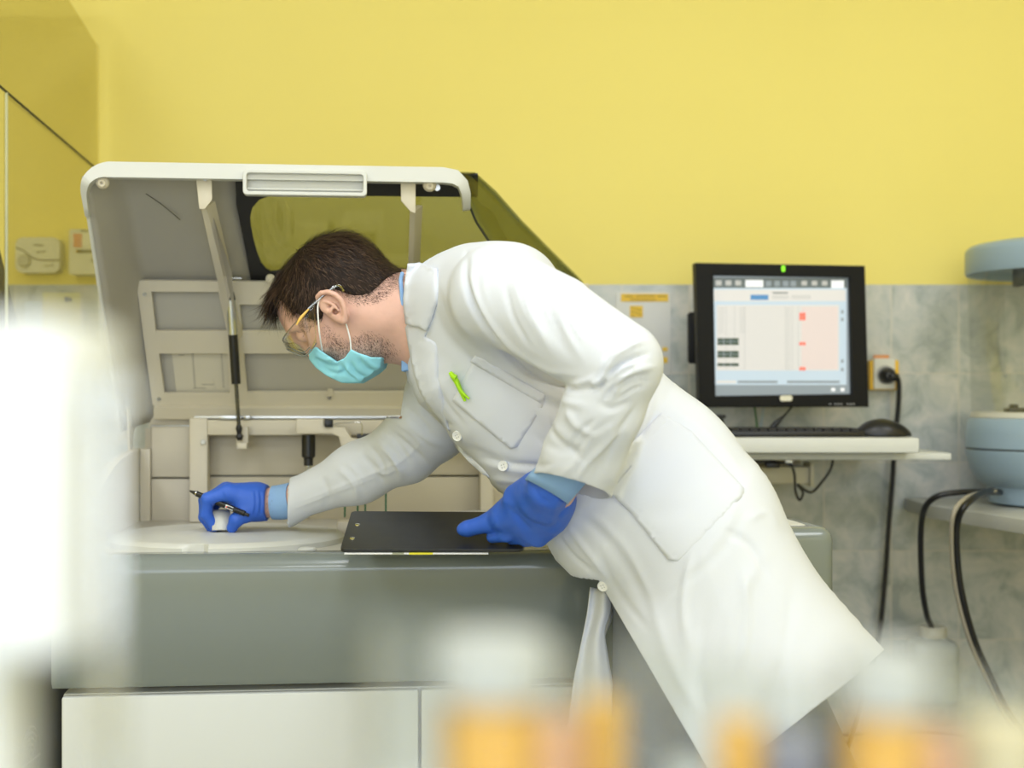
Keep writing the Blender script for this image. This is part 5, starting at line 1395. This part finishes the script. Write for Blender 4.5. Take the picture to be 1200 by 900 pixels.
cb_ = bmesh.new(); rg_ = []
for x_, y_, d_, r_, tl in ((672, 535, 1.825, .034, 0), (658, 556, 1.842, .033, 0), (647, 568, 1.852, .0325, -.12), (640, 576.5, 1.857, .031, -.26)):
    nv = (CN+Vector((tl, 0, 0))).normalized(); e1 = nv.cross(Vector((0, 1, 0))).normalized(); e2 = e1.cross(nv).normalized()
    c_ = P(x_, y_, d_); rg_.append([cb_.verts.new(c_+(e1*math.cos(a)+e2*math.sin(a))*r_) for a in [2*math.pi*k/40 for k in range(40)]])
for A0, B0 in zip(rg_, rg_[1:]):
    for k in range(40): cb_.faces.new((A0[k], A0[(k+1) % 40], B0[(k+1) % 40], B0[k]))
cuffN = solidify(from_bm('shirt_cuff', cb_, SHIRT, sh, smooth=50), .0025, 0)

# ---- gloves
GX_ = Field(axis_pts([(-.53, -.385, .0013)]), axis_pts([(2.24, 2.375, .0016)]), axis_pts([(.915, 1.035, .0013)]))
w0 = P(313, 590, 2.312)
kn = [(P(268, 577.5, 2.285), .0125), (P(265, 575.5, 2.303), .0130), (P(266, 577, 2.321), .0125), (P(270, 580, 2.337), .0115)]
GX_.cone(P(318, 590.5, 2.312), P(300, 588, 2.312), .0258, .0272, flat=((0, 1, 0), 1.08))
GX_.cone(P(300, 588, 2.312), P(284, 586.5, 2.312), .0262, .0225, k=.02, flat=((0, 1, 0), 1.45))
for (c, r) in kn: GX_.cone(P(300, 584, c.y*.5+2.312*.5), c, .017, r, k=.014)
def finger(Fd, pts, rs, k=.006): Fd.chain([P(*p) for p in pts], rs, k=k, kj=.004)
finger(GX_, [(268, 577.5, 2.285), (243.5, 585, 2.276), (241.5, 603, 2.282), (251, 617, 2.288)], [.0122, .0103, .0096, .0085], .010)
finger(GX_, [(265, 575.5, 2.303), (240.5, 586, 2.298), (240, 606, 2.302), (249, 620, 2.306)], [.0125, .0103, .0096, .0085], .008)
finger(GX_, [(266, 577, 2.321), (243, 588, 2.319), (242, 608, 2.322), (251, 620, 2.326)], [.0122, .010, .0093, .0082], .008)
finger(GX_, [(270, 580, 2.337), (250, 592, 2.338), (248, 608, 2.340), (255, 619, 2.342)], [.011, .009, .0085, .0078], .008)
finger(GX_, [(302, 594, 2.300), (287, 603, 2.282), (277, 609, 2.276), (272, 618.5, 2.280)], [.017, .0128, .0112, .0088], .014)
GX_.f = np.maximum(GX_.f, (GX_.x-P(313.5, 590, 2.312).x)[:, None, None])
gm = GX_.mesh('right_glove')
sculpt(gm, [([(296+3*k, 574), (297+3*k, 590), (295+3*k, 606)], 1.1, -.0007*(1 if k % 2 else -1)) for k in range(6)]+[([(262, 574), (270, 590)], 2, .0012), ([(252, 590), (264, 596)], 1.6, -.0014), ([(246, 588), (252, 597)], 1.4, -.001)], face=.2)
rgv = finish('glove', gm, GLOVE, man, smooth=True)
tube('rolled_cuff', [P(312.5, 590, 2.312)+Vector((0, math.cos(a)*.0262, math.sin(a)*.0258)) for a in [2*math.pi*k/24 for k in range(24)]], .0013, GLOVE, rgv, seg=8, n=1, closed=True)
arm_h = mat('arm_hair', (.10, .05, .03), .6)
strands('wrist_hair', body.data, 160, lambda p, r: .006*r.uniform(.6, 1.3), .00045, arm_h, body, lambda p, r: Vector((-.5, 0, -.8))+Vector(r.normal(0, .3, 3)), in_poly([(312, 576), (322, 576), (322, 606), (312, 606)]), segs=2, lift=.002, seed=2)

GL_ = Field(axis_pts([(-.10, .12, .0015)]), axis_pts([(1.80, 2.10, .0022)]), axis_pts([(.92, 1.06, .0014)]))
GL_.cone(P(643, 573, 1.864), P(638, 584, 1.898), .0295, .0335)
GL_.cone(P(643, 581, 1.895), P(641, 586, 1.920), .0340, .034, flat=((0, 1, 0), .85))
GL_.cone(P(642, 585, 1.920), P(618, 603, 1.953), .036, .030, k=.02, flat=((.5, .7, .3), .8))
GL_.cone(P(606, 583, 1.938), P(630, 575, 1.908), .019, .022, k=.02)
GL_.cone(P(612, 600, 1.953), P(592, 606, 1.968), .027, .019, k=.015)
GL_.cone(P(645, 608, 1.938), P(628, 625, 1.958), .022, .016, k=.02)
finger(GL_, [(604, 598, 1.963), (574, 612.5, 1.990), (548, 619.5, 2.006), (543, 620.5, 2.008)], [.0185, .0135, .0112, .0095], .012)
finger(GL_, [(616, 612, 1.958), (594, 626, 1.980), (577, 629.5, 1.996)], [.0165, .0108, .0085], .010)
finger(GL_, [(630, 616, 1.953), (617, 628, 1.970), (600, 631.5, 1.993)], [.0165, .0115, .0085], .010)
finger(GL_, [(642, 616, 1.948), (632, 630, 1.960), (616, 634, 1.983)], [.0155, .0112, .0085], .010)
finger(GL_, [(604, 592, 1.968), (585, 603, 1.993), (566, 611, 2.016)], [.017, .0125, .0095], .012)
gm = GL_.mesh('left_glove')
sculpt(gm, [([(622, 566), (634, 584), (650, 592)], 3, -.0014), ([(630, 562), (644, 578), (662, 590)], 2.5, .0014), ([(610, 580), (625, 600), (640, 604)], 4, -.001), ([(600, 596), (612, 612), (622, 622)], 3, -.002), ([(585, 585), (600, 592), (606, 606)], 4, .0015), ([(655, 575), (648, 600), (640, 625)], 4, .0015), ([(640, 575), (636, 600), (628, 618)], 4, -.0012), ([(665, 585), (656, 605), (650, 622)], 2.5, -.0012)], face=.2)
lgv = finish('glove', gm, GLOVE, man, smooth=True)

# ---- trousers and shoes
TF = Field(axis_pts([(.0, .75, .007)]), axis_pts([(1.68, 2.14, .007)]), axis_pts([(.06, 1.10, .008)]))
TF.cone((.225, 2.05, .965), (.235, 1.99, .965), .08, .08)
l1 = [Vector((.225, 2.01, .92)), Vector((.215, 1.995, .52)), Vector((.235, 1.98, .11))]; l2 = [Vector((.265, 1.965, .92)), Vector((.435, 1.885, .52)), Vector((.56, 1.88, .11))]
TF.chain(l1, [.082, .076, .062], k=.03, kj=.0); TF.chain(l2, [.080, .076, .062], k=.03, kj=.0)
tm = TF.mesh('trousers')
sculpt(tm, [([(742, 760), (744, 900)], 3, -.003), ([(700, 800), (740, 830), (790, 840)], 8, .005), ([(720, 860), (760, 870), (800, 860)], 8, -.005), ([(900, 870), (960, 860)], 8, .004)])
finish('trousers', tm, TROU, man, smooth=True)
SHOE = mat('dark_shoe_leather', (.02, .018, .017), .35)
for x, y in ((.235, 1.98), (.56, 1.88)):
    bm = bmesh.new(); rings = []
    for s, wd_, h in ((-.215, .012, .028), (-.20, .034, .042), (-.15, .046, .055), (-.09, .046, .07), (-.03, .042, .095), (.03, .038, .11), (.065, .034, .09), (.085, .016, .04)):
        rings.append([bm.verts.new((x+s, y+wd_*math.cos(a), .004+max(0, h*.5+h*.5*math.sin(a)))) for a in [2*math.pi*k/20 for k in range(20)]])
    for A, B_ in zip(rings, rings[1:]):
        for k in range(20): bm.faces.new((A[k], A[(k+1) % 20], B_[(k+1) % 20], B_[k]))
    bm.faces.new(rings[0]); bm.faces.new(rings[-1])
    from_bm('shoe', bm, SHOE, man, smooth=60)

# ================================================================ things he holds or carries
CBM = mat('clipboard_black', (.016, .0165, .018), .38, var=(40, .2))
cb = thing('clipboard', P(505, 646, 2.06), 'black clipboard face down in the gloved hand over the analyzer front', 'clipboard')
q4 = [P(398.5, 645.5, 1.965), P(612, 645.5, 1.977), P(634, 606.5, 2.145), P(412, 600.5, 2.135)]
nrm = (q4[1]-q4[0]).cross(q4[3]-q4[0]).normalized()
Mc = frame(q4[0], q4[1]-q4[0], q4[3]-q4[0]); Mi = Mc.inverted()
l4 = [Mi@p for p in q4]
def rpoly(pts, r, n=5):
    out = []; m = len(pts)
    for i in range(m):
        a, b, c = Vector(pts[i-1][:2]), Vector(pts[i][:2]), Vector(pts[(i+1) % m][:2]); u1 = (a-b).normalized()*r; u2 = (c-b).normalized()*r
        for k in range(n+1):
            t = k/n; out.append(tuple(b+u1*(1-t)**2+u2*t**2))
    return out
plate('board', rpoly(l4, .009), [], .0032, CBM, Mc, cb, .0008)
for x, y in ((419, 617), (413, 633)):
    D_ = 2.09 if y > 625 else 2.15
    o = Vector((0, 0, CZ)); d = Vector(((x-CX)/F, 1, (CY-y)/F)); p = o+d*((q4[0]-o).dot(nrm)/d.dot(nrm))
    if nrm.z < 0: nn = -nrm
    else: nn = nrm
    lathe('rivet', [(0, 0), (.0042, 0), (.0038, .002), (.0015, .0026), (0, .0026)], p+nn*.0016, CHROME, cb, axis=nn, seg=18)
plate('clip', [(.01, .04), (.035, .04), (.035, .14), (.01, .14)], [], .004, STEEL, Mc@Matrix.Translation((0, 0, -.0075)), cb)
sheet = thing('paper_sheet', P(480, 648, 2.06), 'white form sheet with a yellow stripe peeping out under the clipboard', 'paper')
e_ = (q4[1]-q4[0]).normalized(); g_ = (q4[3]-q4[0]).normalized(); b0 = q4[0]+Vector((0, 0, -.0032))
plate('sheet', [(.006, -.004), (.205, -.004), (.205, .14), (.012, .14)], [], .0008, mat('paper_white', (.82, .82, .80), .7), Mc@Matrix.Translation((0, 0, -.0034)), sheet)
plate('yellow_stripe', [(.095, -.0046), (.128, -.0046), (.128, .003), (.095, .003)], [], .0011, mat('stripe_yellow', (.75, .68, .05), .6), Mc@Matrix.Translation((0, 0, -.0034)), sheet)
plate('grey_box', [(.072, -.0046), (.088, -.0046), (.088, .003), (.072, .003)], [], .0011, mat('stripe_olive', (.35, .36, .25), .6), Mc@Matrix.Translation((0, 0, -.0034)), sheet)
# pen between the fingers
pa_, pb_ = P(222, 575, 2.292), P(291.5, 604, 2.262)
pen = thing('pen', pa_, 'black ballpoint pen held in the glove above the round tray', 'pen')
lq = lambda t: pa_.lerp(pb_, t)
tube('barrel', [lq(.12), lq(.93)], .0046, BLACK, pen, seg=18, n=1)
tube('tip', [lq(0), lq(.02), lq(.12)], [.0008, .0016, .0042], mat('pen_dark', (.06, .06, .06), .3, .6), pen, seg=16, n=1)
tube('ring', [lq(.118), lq(.128)], .0049, CHROME, pen, seg=18, n=1)
tube('push_button', [lq(.93), lq(1.0)], [.0030, .0026], BLACK, pen, seg=14, n=1)
ax_ = (pb_-pa_).normalized(); fr3 = frame(lq(.62)+Vector((0, -.0049, 0)), ax_, Vector((0, 0, 1)))
LW = mat('pen_print', (.75, .80, .82), .5); LR = mat('pen_red', (.75, .12, .08), .5); LB = mat('pen_blue', (.15, .45, .7), .5)
qd = []
def pq(x0, x1, y0, y1, k, z=0): qd.append(([fr3@Vector((x0, y0, z)), fr3@Vector((x1, y0, z)), fr3@Vector((x1, y1, z)), fr3@Vector((x0, y1, z))], k))
pq(0, .014, -.0028, .0032, 0); pq(.001, .004, -.0018, .001, 1, .0001); pq(.005, .008, -.0018, .002, 1, .0001); pq(.009, .013, -.001, .002, 2, .0001)
strip_quads('printed_label', qd, [LW, LR, LB], pen)
box('pocket_clip', lq(.80)+Vector((0, -.0065, .001)), (.030, .0015, .003), BLACK, pen, .0005, Matrix.Rotation(math.atan2(-ax_.z, ax_.x), 3, 'Y'))
# green pen in the chest pocket
gp = thing('highlighter_pen', P(540, 452, 1.9), 'lime green pen clipped in the chest pocket of the coat', 'pen')
LIME = mat('lime_plastic', (.42, .78, .01), .35)
def onc(px, py, off):
    o = Vector((0, 0, CZ)); d = Vector(((px-CX)/F, 1, (CY-py)/F)); h = cbv.ray_cast(o+d*1.4, d.normalized())
    return P(px, py, (h[0].y if h[0] else 1.95)-off)
tube('clip', [onc(534, 444, .013), onc(537, 452, .013), onc(542, 460, .012), onc(550, 467.5, .009)], [.0022, .0024, .0022, .0014], LIME, gp, seg=12, n=4)
tube('cap', [onc(527.5, 436.5, .013), onc(531, 441, .013), onc(534.5, 443, .013)], [.0028, .0040, .0040], LIME, gp, seg=14, n=1)
tube('barrel', [onc(530.5, 440, .010), onc(535, 447, .008), onc(545, 470, .0045)], [.0042, .0040, .002], LIME, gp, seg=14, n=1)
